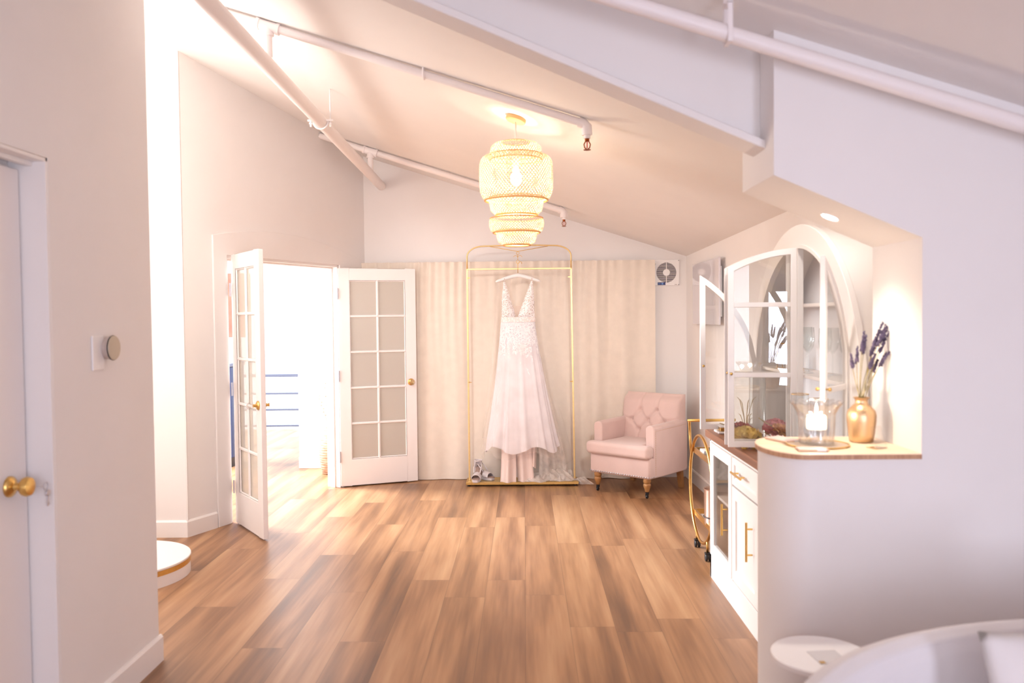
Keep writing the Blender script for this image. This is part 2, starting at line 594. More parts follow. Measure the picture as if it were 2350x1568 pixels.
# near left wall with the recessed doorway, and the return behind it
DY1, DZ = 2.906, 2.122
b = MB()
b.prism([(DY1, 0), (3.69, 0), (3.69, ceil_z(XL, 3.69) + 0.03), (DY1, ceil_z(XL, DY1) + 0.03)], XL - 0.16, XL, 'x')
b.prism([(1.95, DZ), (DY1, DZ), (DY1, ceil_z(XL, DY1) + 0.05), (1.95, ceil_z(XL, 1.95) + 0.05)], XL - 0.16, XL, 'x')
b.prism([(-1.7, 0), (1.95, 0), (1.95, ceil_z(XL, 1.95) + 0.05), (-1.7, ceil_z(XL, -1.7) + 0.05)], XL - 0.16, XL, 'x')
b.prism([(1.95, 0), (DY1, 0), (DY1, DZ), (1.95, DZ)], XL - 0.16, XL - 0.135, 'x')
b.prism([(-4.2, 0), (XL - 0.16, 0), (XL - 0.16, ceil_z(XL - 0.16, 3.6) + 0.03), (-4.2, ceil_z(-4.2, 3.6) + 0.03)], 3.57, 3.69, 'y')
struct('wall_left', b, 'paint', 'near wall with the thermostat and the recessed door', 'wall')
b = MB(); b.prism([(3.57, 0), (5.95, 0), (5.95, ceil_z(-4.2, 5.95) + 0.03), (3.57, ceil_z(-4.2, 3.57) + 0.03)], -4.3, -4.18, 'x')
struct('wall_alcove_end', b, 'paint', 'far side of the bright alcove, hidden by the near wall', 'wall')

# partition with the serving opening: half wall with a rounded end, header with a sloped soffit, solid pier
YP, YQ = 2.77, 3.161
b = MB()
hp = [(0.832, ceil_z(0.832, YP) + 0.03), (0.832, 2.009), (1.322, 1.797), (1.322, ceil_z(1.322, YP) + 0.03)]
b.prism(hp, YP, YQ, 'y')
b.prism([(1.322, 0), (3.9, 0), (3.9, ceil_z(3.9, YP) + 0.03), (1.322, ceil_z(1.322, YP) + 0.03)], YP, YQ, 'y')


def stadium(off, tipx, yc=0.5 * (YP + YQ), x1=1.322, k=56, a=0.115):
    hy = (YQ - YP) / 2 + off
    pts = [(x1, yc - hy)]
    for i in range(k + 1):
        t = -pi / 2 - pi * i / k
        pts.append((tipx + a + a * cos(t), yc + hy * sin(t)))
    pts.append((x1, yc + hy))
    return pts


b.prism(stadium(0.0, 0.845), 0, 1.06, 'z')
struct('wall_partition', b, 'paint', 'white partition with a serving opening over a half wall', 'wall')

# beam: steel section boxed against the ceiling
b = MB(); zs = lambda x: 2.116 + 0.434 * (0.83 - x)
x0, x1 = XL - 0.02, 0.834
b.prism([(x0, zs(x0)), (x1, zs(x1)), (x1, zs(x1) + 0.03), (x0, zs(x0) + 0.03)], 2.866, 3.018, 'y')
b.prism([(x0, zs(x0) + 0.03), (x1, zs(x1) + 0.03), (x1, ceil_z(x1, 2.94) + 0.03), (x0, ceil_z(x0, 2.94) + 0.03)], 2.93, 2.955, 'y')
struct('beam', b, 'paint', 'white steel beam sloping down to the partition', 'beam', bevel=0.004)

# walls behind the camera with two windows
b = MB()


def hole_wall(bb, holes, x0, x1, y0, y1):
    xs = sorted({x0, x1} | {h[0] for h in holes} | {h[1] for h in holes})
    for xa, xb in zip(xs, xs[1:]):
        hs = [h for h in holes if h[0] <= xa and h[1] >= xb]
        ta, tb = ceil_z(xa, y0) + 0.05, ceil_z(xb, y0) + 0.05
        if not hs:
            bb.prism([(xa, 0), (xb, 0), (xb, tb), (xa, ta)], y0, y1, 'y')
        else:
            _, _, za, zb = hs[0]
            bb.prism([(xa, 0), (xb, 0), (xb, za), (xa, za)], y0, y1, 'y')
            bb.prism([(xa, zb), (xb, zb), (xb, tb), (xa, ta)], y0, y1, 'y')


HOLES = [(-1.2, 0.7, 0.8, 2.25), (1.11, 1.77, 0.22, 1.86)]
hole_wall(b, HOLES, -1.83, 3.9, -1.7, -1.6)
struct('wall_front', b, 'paint', 'window wall behind the photographer', 'wall')
b = MB(); b.prism([(-1.7, 0), (YQ, 0), (YQ, ceil_z(3.8, YQ) + 0.03), (-1.7, ceil_z(3.8, -1.7) + 0.03)], 3.8, 3.92, 'x')
struct('wall_eave', b, 'paint', 'low eave wall of the sitting area', 'wall')
for i, (xa, xb, za, zb) in enumerate(HOLES):
    w = thing('window_%d' % (i + 1), ['wide daylight window behind the photographer', 'tall narrow daylight window behind the photographer'][i], 'window', ((xa + xb) / 2, -1.65, (za + zb) / 2), kind='structure')
    hw, hh = (xb - xa) / 2, (zb - za) / 2
    fr = MB()
    for (p, q, r_, s_) in ((-hw, hw, -hh, -hh + 0.05), (-hw, hw, hh - 0.05, hh), (-hw, -hw + 0.05, -hh + 0.05, hh - 0.05), (hw - 0.05, hw, -hh + 0.05, hh - 0.05)):
        fr.box(p, q, -0.03, 0.03, r_, s_)
    if i == 0:
        fr.box(-0.025, 0.025, -0.02, 0.02, -hh + 0.05, hh - 0.05)
    fr.build('frame', 'trim', w, bevel=0.004)

# landing outside the double doors
b = MB(); b.box(-2.335, -1.42, 8.49, 8.62, 0, 2.9)
struct('wall_landing', b, 'paint', 'white wall on the bright landing outside the doors', 'wall')
b = MB(); b.box(-2.338, -1.42, 8.475, 8.49, 0, 0.118)
struct('baseboard_landing', b, 'trim', 'white baseboard on the landing wall', 'baseboard', bevel=0.003)
t = thing('landing_railing', 'blue grey metal railing with horizontal bars on the bright landing', 'railing', (-3.4, 9.7, 0))
M['rail'] = pm('rail_metal', lin(96, 104, 124), 0.6, 0.0)
for z, h in ((0.88, 0.034), (0.667, 0.022), (0.476, 0.022), (0.285, 0.022)):
    MB().box(-1.4, 1.05, -0.02, 0.02, z - h / 2, z + h / 2).build('rail_bar' if h < 0.03 else 'top_rail', 'rail', t, bevel=0.003)
for x in (-1.38, 1.03):
    MB().box(x - 0.02, x + 0.02, -0.02, 0.02, 0, 0.88).build('post', 'rail', t, bevel=0.003)
t = thing('storage_locker', 'navy blue locker glimpsed outside past the hinges of the left leaf', 'locker', (-3.35, 8.75, 0))
M['navy'] = pm('navy_paint', lin(50, 64, 100), 0.5)
MB().rbox(-0.3, 0.3, -0.2, 0.2, 0.1, 1.05, 0.01).build('body', 'navy', t, smooth=False)
MB().box(-0.28, 0.28, -0.18, 0.18, 0, 0.1).build('plinth', 'dark', t)
MB().rbox(-0.31, 0.31, -0.21, 0.21, 1.05, 1.09, 0.008).build('top', 'rail', t)
t = thing('landing_mural', 'brick red panel glimpsed outside above the navy locker', 'panel', (-3.35, 9.05, 1.35))
M['brickred'] = pm('brick_red', lin(176, 92, 76), 0.7, noise=(12, 0.2))
MB().box(-0.35, 0.35, -0.02, 0.02, 0, 0.7).build('board', 'brickred', t, bevel=0.003)
for x in (-0.33, 0.33):
    MB().box(x - 0.02, x + 0.02, -0.015, 0.015, -1.35, 0).build('leg', 'rail', t)


# baseboards
def base_strip(name, p, q, nx, ny, label, h=0.12, th=0.014):
    """from p to q on the wall face, sticking out along (nx, ny)"""
    L = sqrt((q[0] - p[0]) ** 2 + (q[1] - p[1]) ** 2)
    ang = math.atan2(q[1] - p[1], q[0] - p[0])
    M4 = Matrix.Translation((p[0], p[1], 0)) @ Matrix.Rotation(ang, 4, 'Z')
    sgn = 1 if (M4.to_3x3() @ Vector((0, 1, 0))).dot(Vector((nx, ny, 0))) > 0 else -1
    bb = MB(); bb.prism([(0, 0), (sgn * th, 0), (sgn * th, h - 0.012), (sgn * th * 0.35, h), (0, h)], 0, L, 'x', M4)
    return struct(name, bb, 'trim', label, 'baseboard')


base_strip('baseboard_left', (XL, DY1 + 0.0), (XL, 3.704), 1, 0, 'white baseboard along the near wall under the thermostat')
base_strip('baseboard_alcove', (-4.15, 5.82), (-2.405, 5.82), 0, -1, 'white baseboard along the bright alcove wall')
pA, pB = aw(-0.006, 0), aw(0.285, 0)
base_strip('baseboard_entry', (pA.x, pA.y), (pB.x, pB.y), 0.918, -0.396, 'short white baseboard on the angled entry wall')
base_strip('baseboard_back', (-1.5, YB), (1.54, YB), 0, -1, 'white baseboard under the linen curtain')
base_strip('baseboard_right', (RWX(7.88), 7.88), (RWX(5.0), 5.0), -1, 0, 'white baseboard behind the bar cart')

# arched casing around the double doors
b = MB()
s_l, s_r = 0.292, 2.235
arch_pts = [(0.345, 2.157), (0.62, 2.213), (0.99, 2.249), (1.38, 2.231), (1.81, 2.160), (2.2, 2.076)]


def arch_z(s_):
    # circle through the traced crown
    a_, h_, k_ = 3.75, 1.05, 2.25 - 3.75
    return k_ + sqrt(a_ * a_ - (s_ - h_) ** 2) if s_ < 1.05 else 2.25 - 0.128 * (s_ - 1.05) ** 2


ss = [s_l + (s_r - s_l) * i / 24 for i in range(25)]
b.prism([(s_l, 0), (S0, 0), (S0, SH), (S1, SH), (S1, 0), (s_r, 0)] + [(s_, arch_z(s_)) for s_ in ss[::-1]], -0.016, 0.0, 'y', AW)
struct('trim_1', b, 'paint', 'arched flat casing around the double doorway', 'trim', bevel=0.003)
# jamb lining with stops
b = MB()
b.box(S0 - 0.005, S0 + 0.02, 0.0, 0.14, 0, SH, AW); b.box(S1 - 0.02, S1 + 0.005, 0.0, 0.14, 0, SH, AW)
b.box(S0, S1, 0.0, 0.14, SH - 0.02, SH + 0.005, AW)
b.box(S0 + 0.02, S0 + 0.034, 0.05, 0.09, 0, SH - 0.02, AW); b.box(S1 - 0.034, S1 - 0.02, 0.05, 0.09, 0, SH - 0.02, AW)
b.box(S0 + 0.02, S1 - 0.02, 0.05, 0.09, SH - 0.034, SH - 0.02, AW)
struct('trim_2', b, 'trim', 'white jamb lining of the double doorway', 'trim', bevel=0.002)


# ------------------------------------------------------------------ DOORS
def crystal_knob(parent, loc, nrm, r=0.026):
    """brass rose, stem and faceted crystal ball along nrm"""
    q = Vector(nrm).to_track_quat('Z', 'Y').to_matrix().to_4x4(); M4 = Matrix.Translation(loc) @ q
    k = MB(); k.lathe([(0.032, 0), (0.032, 0.006), (0.026, 0.012), (0.012, 0.016), (0.010, 0.034), (0.014, 0.038)], 24, M4=M4)
    kn = k.build('doorknob', 'gold', parent, smooth=True, auto=0.7)
    g = MB(); g.lathe([(0.012, 0.036), (r * 0.75, 0.045), (r, 0.058), (r, 0.066), (r * 0.7, 0.078), (r * 0.3, 0.082)], 10, M4=M4)
    g.build('crystal', 'crystal', kn)
    return kn


def glazed_leaf(name, w, label, loc, ang, h=2.0, side=1):
    """hinge at local origin, leaf runs along +x, visible face at y=0, body towards side*y"""
    d = thing(name, label, 'door', loc, ang, kind='structure')
    st, tr, br, mu, T = 0.098, 0.11, 0.24, 0.024, 0.036
    z0 = 0.012
    y0, y1 = (0, T) if side > 0 else (-T, 0)
    fr = MB()
    fr.box(0, st, y0, y1, z0, z0 + h); fr.box(w - st, w, y0, y1, z0, z0 + h)
    fr.box(st, w - st, y0, y1, z0, z0 + br); fr.box(st, w - st, y0, y1, z0 + h - tr, z0 + h)
    fr.build('frame', 'door_paint', d, bevel=0.003)
    gx0, gx1, gz0, gz1 = st, w - st, z0 + br, z0 + h - tr
    yc = (y0 + y1) / 2
    mm = MB()
    for sgn in (-1, 1):
        ya, yb = (yc + 0.004, yc + T / 2 - 0.003) if sgn > 0 else (yc - T / 2 + 0.003, yc - 0.004)
        xm = (gx0 + gx1) / 2
        def bar(xa, xb, za, zb):
            o_ = yb if sgn > 0 else ya; i_ = ya if sgn > 0 else yb
            if xb - xa < zb - za:
                mm.prism([(xa, i_), (xb, i_), (xb - 0.007, o_), (xa + 0.007, o_)], za, zb, 'z')
            else:
                mm.prism([(i_, za), (i_, zb), (o_, zb - 0.007), (o_, za + 0.007)], xa, xb, 'x')
        bar(xm - mu / 2, xm + mu / 2, gz0, gz1)
        for i in range(1, 5):
            z = gz0 + (gz1 - gz0) * i / 5
            bar(gx0, gx1, z - mu / 2, z + mu / 2)
        for xa, xb in ((gx0, gx0 + 0.012), (gx1 - 0.012, gx1)):
            bar(xa, xb, gz0, gz1)
        bar(gx0, gx1, gz0, gz0 + 0.012); bar(gx0, gx1, gz1 - 0.012, gz1)
    mm.build('muntins', 'door_paint', d)
    for i in range(5):
        for k in range(2):
            xa = gx0 + (gx1 - gx0) * k / 2; za = gz0 + (gz1 - gz0) * i / 5
            MB().box(xa, xa + (gx1 - gx0) / 2, yc - 0.002, yc + 0.002, za, za + (gz1 - gz0) / 5).build('pane', 'frosted', d)
    kz = 0.945
    for sg in (-1, 1):
        crystal_knob(d, (w - 0.055, y1 if sg > 0 else y0, kz), (0, sg, 0))
    for z in (0.28, 1.02, 1.77):
        hb = MB(); hb.box(-0.002, 0.002, y0, y0 + 0.03, z - 0.05, z + 0.05)
        yk = -0.008 if side > 0 else 0.008
        hb.tube([(-0.008, yk, z - 0.05), (-0.008, yk, z + 0.05)], 0.006, 10)
        hb.build('hinge', 'hinge', d)
    return d


lh = Vector((-2.198, 6.204)); lf = Vector((-1.832, 5.698))
glazed_leaf('door_2', (lf - lh).length + 0.01, 'left leaf of the glazed double doors, standing open edge on beside the alcove', (lh.x, lh.y, 0),
            math.atan2(lf.y - lh.y, lf.x - lh.x), 2.02, 1)
rh = Vector((-1.682, 7.49)); rf = Vector((-1.012, 7.745))
glazed_leaf('door_3', (rf - rh).length, 'right leaf of the glazed double doors, folded back against the curtain', (rh.x, rh.y, 0),
            math.atan2(rf.y - rh.y, rf.x - rh.x), 1.99, 1)

# recessed plain door in the near left wall
d = thing('door_1', 'plain white door recessed in the near wall, with a brass knob and key', 'door', (XL - 0.132, 2.44, 0), 0, kind='structure')
MB().box(0.002, 0.04, -0.47, 0.445, 0.01, 2.08).build('panel', 'door_paint', d, bevel=0.003)
k = MB(); kq = Matrix.Translation((0.04, 0.345, 0.985)) @ Matrix.Rotation(pi / 2, 4, 'Y')
k.lathe([(0.036, 0), (0.036, 0.005), (0.03, 0.012), (0.014, 0.02), (0.012, 0.035), (0.02, 0.04), (0.031, 0.05), (0.034, 0.062), (0.03, 0.073), (0.016, 0.078)], 28, M4=kq)
kn = k.build('doorknob', 'gold', d, smooth=True, auto=0.8)
t = thing('key_ring', 'two small silver keys hanging from the brass knob of the plain door', 'keys', (XL - 0.006, 2.852, 0.973))
kb = MB(); kb.tube([(0.018 * cos(a) * 0, 0.013 * cos(a), 0.013 * sin(a)) for a in [2 * pi * i / 20 for i in range(20)]], 0.0016, 6, closed=True)
kb.tube([(0, -0.013, 0.0), (-0.004, -0.045, 0.008)], 0.0018, 6)
kb.build('ring', 'hinge', t, smooth=True)
for i, (yy, rot) in enumerate(((0.004, 0.12), (0.012, -0.15))):
    M4 = Matrix.Translation((0.002 * i, yy, -0.014)) @ Matrix.Rotation(rot, 4, 'X')
    kk = MB(); kk.lathe([(0.011, -0.0012), (0.011, 0.0012)], 18, M4=M4 @ Matrix.Translation((0, 0, -0.012)) @ Matrix.Rotation(pi / 2, 4, 'Y'))
    kk.box(-0.0012, 0.0012, -0.004, 0.004, -0.058, -0.02, M4); kk.box(-0.0012, 0.0012, 0.004, 0.007, -0.055, -0.045, M4)
    kk.build('key', 'hinge', t)
# door casing stops inside the recess
b = MB()
b.box(XL - 0.135, XL - 0.001, DY1 - 0.014, DY1, 0, DZ)
b.box(XL - 0.135, XL - 0.001, 1.95, DY1, DZ - 0.014, DZ)
b.box(XL - 0.07, XL - 0.045, 1.95, DY1 - 0.014, DZ - 0.03, DZ - 0.014)
struct('trim_3', b, 'trim', 'white lining of the recess around the plain door', 'trim', bevel=0.002)

# thermostat
t = thing('thermostat', 'round grey thermostat on a white wall plate beside the plain door', 'thermostat', (XL, 3.27, 1.44))
MB().rbox(0, 0.008, -0.105, -0.02, -0.085, 0.05, 0.003).build('wall_plate', 'white', t)
q = Matrix.Rotation(pi / 2, 4, 'Y')
MB().lathe([(0.044, 0.006), (0.044, 0.02), (0.047, 0.024), (0.0495, 0.032)], 40, M4=q).build('body', pm('thermostat_grey', lin(206, 192, 184), 0.35, 0.3), t, smooth=True, auto=0.6)
MB().lathe([(0.0495, 0.032), (0.0505, 0.034), (0.0495, 0.037)], 40, M4=q).build('bezel', 'dark', t, smooth=True, auto=0.6)
MB().lathe([(0.0492, 0.037), (0.047, 0.0405), (0.02, 0.042), (0.001, 0.0422)], 40, M4=q).build('dial_face', pm('dial_grey', lin(196, 182, 160), 0.22), t, smooth=True, auto=0.6)


# ------------------------------------------------------------------ CEILING PIPES AND LAMP
def sprinkler_head(parent, p):
    """pendent head hanging at p (top)"""
    p = Vector(p)
    s = MB(); s.lathe([(0.012, 0), (0.012, -0.012), (0.008, -0.016)], 12, p)
    for a in (0, pi):
        s.tube([p + Vector((0.008 * cos(a), 0, -0.014)), p + Vector((0.017 * cos(a), 0, -0.03)), p + Vector((0.013 * cos(a), 0, -0.048)), p + Vector((0.002 * cos(a), 0, -0.056))], 0.0032, 6)
    s.lathe([(0.02, -0.058), (0.02, -0.06), (0.005, -0.055)], 16, p)
    h = s.build('sprinkler_head', 'copper', parent, smooth=True, auto=0.7)
    MB().lathe([(0.003, -0.016), (0.003, -0.05)], 8, p).build('bulb', pm('red_bulb', lin(200, 40, 40), 0.2), h)
    return h


def branch_pipe(name, label, x0, x1, y, drop, r, tee_x=None, main_z=None, brackets=(), head=True):
    t = thing(name, label, 'pipe', (0, y, 0))
    z = lambda x: ceil_z(x, y) - drop
    ang = -math.atan(0.3208)
    MB().tube([(x0, 0, z(x0)), (x1, 0, z(x1))], r, 20).build('pipe', 'pipe', t, smooth=True, auto=0.7)
    if tee_x is not None:
        te = MB()
        te.tube([(tee_x - 0.055, 0, z(tee_x - 0.055)), (tee_x + 0.055, 0, z(tee_x + 0.055))], r * 1.22, 20)
        for sg in (-1, 1):
            te.tube([(tee_x + sg * 0.045, 0, z(tee_x + sg * 0.045)), (tee_x + sg * 0.062, 0, z(tee_x + sg * 0.062))], r * 1.42, 20)
        te.tube([(tee_x, 0, z(tee_x)), (tee_x, 0, z(tee_x) - r * 1.9)], r * 1.18, 20)
        te.tube([(tee_x, 0, z(tee_x) - r * 1.6), (tee_x, 0, z(tee_x) - r * 2.3)], r * 1.36, 20)
        te.build('tee_fitting', 'pipe', t, smooth=True, auto=0.7)
        MB().tube([(tee_x, 0, z(tee_x) - r * 2), (tee_x, 0, main_z)], r * 0.95, 18).build('riser', 'pipe', t, smooth=True, auto=0.7)
    for bx in brackets:
        bb = MB()
        bb.tube([(bx, (r + 0.003) * cos(a), z(bx) + (r + 0.003) * sin(a)) for a in [pi + pi * i / 12 for i in range(13)]], 0.006, 8)
        for sg in (-1, 1):
            bb.tube([(bx, sg * (r + 0.003), z(bx)), (bx, sg * (r + 0.003), ceil_z(bx, y) - 0.001)], 0.006, 8)
        bb.build('bracket', 'pipe', t, smooth=True, auto=0.7)
    if head:
        e = MB()
        zz = z(x1)
        e.tube([(x1 - 0.03, 0, z(x1 - 0.03)), (x1 - 0.005, 0, zz), (x1 + 0.012, 0, zz - 0.016), (x1 + 0.014, 0, zz - 0.06)], r * 1.28, 18)
        e.build('elbow', 'pipe', t, smooth=True, auto=0.7)
        MB().tube([(x1 + 0.014, 0, zz - 0.055), (x1 + 0.014, 0, zz - 0.078)], r * 0.8, 16).build('reducer', 'pipe', t, smooth=True, auto=0.7)
        sprinkler_head(t, (x1 + 0.014, 0, zz - 0.078))
    return t


branch_pipe('sprinkler_pipe', 'white sprinkler pipe crossing the ceiling above the bamboo lamp', -1.66, 0.33, 4.43, 0.03, 0.022,
            -1.345, 2.94, (-0.52,))
branch_pipe('sprinkler_pipe', 'white sprinkler pipe on the ceiling nearest the back wall', -1.78, 0.345, 7.3, 0.035, 0.026,
            -1.335, 2.83, ())
t = branch_pipe('sprinkler_pipe', 'thick white pipe running in front of the beam and the partition', -0.6, 3.6, 2.62, 0.125, 0.026, head=False)
z6 = ceil_z(0.645, 2.62)
hb = MB(); hb.box(0.637, 0.653, -0.031, -0.028, z6 - 0.155, z6 - 0.035); hb.box(0.637, 0.653, 0.028, 0.031, z6 - 0.155, z6 - 0.035)
hb.box(0.637, 0.653, -0.031, 0.031, z6 - 0.157, z6 - 0.153); hb.box(0.637, 0.653, -0.031, 0.031, z6 - 0.04, z6 - 0.03)
hb.tube([(0.645, 0, z6 - 0.035), (0.645, 0, z6)], 0.016, 12)
hb.build('hanger', 'pipe', t, bevel=0.002)

t = thing('main_pipe', 'thick white diagonal main pipe carrying both sprinkler branches', 'pipe', (-1.345, 0, 0))
mz = lambda y: 2.914 - (y - 3.561) * 0.0262
MB().tube([(0, 0.2, mz(0.2)), (0, 7.895, mz(7.895))], 0.042, 28).build('pipe', 'pipe', t, smooth=True, auto=0.7)
ch = MB(); yc_ = 5.55
ch.tube([(0.049 * cos(a), yc_, mz(yc_) + 0.049 * sin(a)) for a in [pi + pi * i / 16 for i in range(17)]], 0.006, 8)
ch.box(-0.085, 0.085, yc_ - 0.012, yc_ + 0.012, mz(yc_) + 0.0, mz(yc_) + 0.012)
for sx in (-1, 1):
    ch.tube([(sx * 0.066, yc_, mz(yc_) + 0.02), (sx * 0.066, yc_, mz(yc_) - 0.035)], 0.006, 8)
    ch.tube([(sx * 0.066, yc_, mz(yc_) - 0.008), (sx * 0.066, yc_, mz(yc_) - 0.018)], 0.012, 6)
cl = ch.build('pipe_clamp', 'white', t, smooth=True, auto=0.5)
MB().tube([(0.066, yc_, mz(yc_) + 0.01), (0.066, yc_, ceil_z(-1.28, yc_))], 0.005, 8).build('threaded_rod', 'white', cl, smooth=True)

# recessed downlight in the soffit of the partition header
dl = Vector((1.098, 2.99, 0)); dl.z = 2.009 - (dl.x - 0.832) * 0.4327
nrm = Vector((-0.4327, 0, -1)).normalized()
q4 = Matrix.Translation(dl) @ nrm.to_track_quat('Z', 'Y').to_matrix().to_4x4()
t = tag(MB().lathe([(0.028, 0.002), (0.034, 0.004), (0.034, -0.004), (0.028, -0.004)], 32, M4=q4, cap0=False, cap1=False).build('downlight', 'white', smooth=True, auto=0.6),
        'small round recessed downlight glowing in the slanted soffit above the counter', 'downlight')
MB().lathe([(0.027, 0.003), (0.001, 0.003)], 32, M4=q4).build('lens', emis('downlight_lens', (1, 0.95, 0.88, 1), 25), t)
light('downlight_beam', 'SPOT', dl + nrm * 0.02, 15, (1.0, 0.90, 0.78), dl + Vector((-0.12, 0.02, -1)), radius=0.03, spot=math.radians(112), blend=0.8)

# pendant lamp
LX, LY = -0.038, 4.83
t = thing('pendant_lamp', 'lit tiered pendant lamp of woven bamboo above the garment rack', 'lamp', (LX, LY, 0))
q = Matrix.Translation((0.006, 0, ceil_z(LX, LY) - 0.001)) @ Vector((-0.3208, -0.0298, -1)).normalized().to_track_quat('Z', 'Y').to_matrix().to_4x4()
MB().lathe([(0.056, 0.0), (0.06, 0.004), (0.06, 0.022), (0.055, 0.027), (0.0, 0.028)], 36, M4=q).build('canopy', pm('canopy_wood', lin(226, 178, 120), 0.5), t, smooth=True, auto=0.6)
MB().tube([(0, 0, ceil_z(LX, LY) - 0.02), (0, 0, 2.43)], 0.004, 8).build('cord', 'white', t, smooth=True)
MB().lathe([(0.0, 2.475), (0.018, 2.47), (0.02, 2.43), (0.016, 2.42)], 16).build('socket', 'white', t, smooth=True, auto=0.6)
bulb_m = emis('bulb_glow', (1, 0.88, 0.66, 1), 12)
MB().lathe([(0.012, 2.42), (0.016, 2.40), (0.03, 2.37), (0.034, 2.345), (0.028, 2.32), (0.012, 2.306), (0.001, 2.304)], 20).build('bulb', bulb_m, t, smooth=True)
light('pendant_glow', 'POINT', (LX, LY, 2.345), 26, (1.0, 0.85, 0.66), radius=0.045)
light('pendant_glow', 'POINT', (LX, LY, 2.075), 3, (1.0, 0.85, 0.66), radius=0.03)  # extra point with no bulb, added to brighten the lower tiers


def woven_tier(parent, prof, nstr, twist, width=0.0042):
    """prof: list of (r,z) along the shade; diagonal strips both ways plus a rim"""
    import bisect
    L = [0.0]
    for (a, b_), (c, d_) in zip(prof, prof[1:]):
        L.append(L[-1] + sqrt((a - c) ** 2 + (b_ - d_) ** 2))
    def at(u):
        s_ = u * L[-1]; i = min(max(bisect.bisect(L, s_) - 1, 0), len(L) - 2)
        f_ = (s_ - L[i]) / (L[i + 1] - L[i])
        return prof[i][0] + f_ * (prof[i + 1][0] - prof[i][0]), prof[i][1] + f_ * (prof[i + 1][1] - prof[i][1])
    bb = MB(); NS = 18
    for sg in (-1, 1):
        for k_ in range(nstr):
            th0 = 2 * pi * (k_ + (0.25 if sg > 0 else 0)) / nstr
            row = []
            for i in range(NS + 1):
                u = i / NS; r_, z_ = at(u); th = th0 + sg * twist * u
                r_ += 0.0007 * sg
                wd = width / max(r_, 0.03) * 0.72
                row.append((th - wd, th + wd, r_, z_))
            vs = []
            for a_, b_, r_, z_ in row:
                vs += [(r_ * cos(a_), r_ * sin(a_), z_), (r_ * cos(b_), r_ * sin(b_), z_)]
            bb.add(vs, [(2 * i, 2 * i + 1, 2 * i + 3, 2 * i + 2) for i in range(NS)])
    sh = bb.build('shade_tier', 'weave', parent, smooth=True)
    for r_, z_, rr_ in ((prof[-1][0], prof[-1][1], 0.0055), (prof[0][0], prof[0][1], 0.004)):
        MB().tube([(r_ * cos(a), r_ * sin(a), z_) for a in [2 * pi * i / 48 for i in range(48)]], rr_, 8, closed=True).build('rim', 'rim', sh, smooth=True)
    return sh


woven_tier(t, [(0.085, 2.556), (0.125, 2.548), (0.145, 2.528), (0.150, 2.50), (0.148, 2.455)], 60, 0.75)
woven_tier(t, [(0.150, 2.484), (0.190, 2.474), (0.208, 2.450), (0.213, 2.42), (0.214, 2.33), (0.210, 2.27), (0.196, 2.236), (0.182, 2.222)], 66, 1.25)
woven_tier(t, [(0.158, 2.238), (0.156, 2.20), (0.148, 2.16), (0.120, 2.136)], 52, 0.7)
woven_tier(t, [(0.152, 2.118), (0.160, 2.10), (0.158, 2.07), (0.150, 2.046), (0.135, 2.036)], 60, 0.65)
woven_tier(t, [(0.118, 2.044), (0.116, 2.01), (0.106, 1.978), (0.078, 1.963)], 46, 0.7)

# ------------------------------------------------------------------ CURTAIN AND BACK WALL FITTINGS
t = thing('curtain', 'wide gathered linen curtain hanging across the back wall', 'curtain', (0, 7.84, 0))
CX0, CX1 = -1.53, 1.238
rng = random.Random(3)
folds = [(rng.uniform(3, 9), rng.uniform(0, 6.28), rng.uniform(0.4, 1)) for _ in range(5)]
mids = [(rng.uniform(18, 38), rng.uniform(0, 6.28), rng.uniform(0.5, 1)) for _ in range(4)]
gath = [(rng.uniform(40, 95), rng.uniform(0, 6.28), rng.uniform(0.5, 1)) for _ in range(5)]


def curtain_pt(u, v):
    x = CX0 + (CX1 - CX0) * u; z = 0.004 + 2.064 * v
    h = 1 - v
    big = sum(a * sin(w * 2.1 * x + p + 0.5 * sin(1.3 * h + p)) for w, p, a in folds) / 5
    small = sum(a * sin(w * x + p + 0.8 * sin(7 * h)) for w, p, a in gath) / 5
    kg = exp(-h * 5.5)
    med = sum(a * sin(w * x + p + 0.35 * sin(1.7 * h + p)) for w, p, a in mids) / 4
    y = 0.050 * big * (1 - exp(-h * 4)) + 0.026 * small * kg + 0.046 * med * (1 - kg * 0.75) * (0.55 + 0.45 * sin(2.2 * x + 1.1 * h))
    dz = 0.0
    if v > 0.955:
        y *= 0.9; dz = 0.006 * small
    if abs(v - 0.952) < 0.014:
        y = y * 0.6 - 0.006
    return (x + 0.006 * small * kg, y - 0.012, z + dz)


cb = MB(); cb.grid(curtain_pt, 520, 70)
cb.build('drape', 'linen', t, smooth=True)
MB().tube([(CX0 - 0.01, 0.022, 2.03), (CX1 + 0.012, 0.022, 2.03)], 0.008, 10).build('rod', 'white', t, smooth=True)

# extractor fan on the back wall
t = thing('extractor_fan', 'square white extractor fan with a round slatted grille high on the back wall', 'fan', (1.353, YB, 1.949))
hs = 0.124
MB().rbox(-hs, hs, -0.018, 0, -hs, hs, 0.006).build('cover_plate', 'white', t)
MB().lathe([(0.094, 0.0), (0.094, 0.0005)], 48, (0, -0.0186, 0), Matrix.Rotation(pi / 2, 4, 'X')).build('duct_shade_disc', pm('duct_shade', lin(58, 44, 50), 0.6), t)  # flat dark disc on the plate; the opening's shade is put into its colour
sl = MB()
for i in range(20):
    z = -0.094 + 0.188 * (i + 0.5) / 20 + 0.0047
    w = sqrt(max(0, 0.096 ** 2 - z * z))
    if w > 0.01 and i < 19:
        sl.box(-w, w, -0.024, -0.019, z - 0.0015, z + 0.0015)
sl.box(-0.003, 0.003, -0.0245, -0.019, -0.095, 0.095)
sl.build('grille', 'white', t)
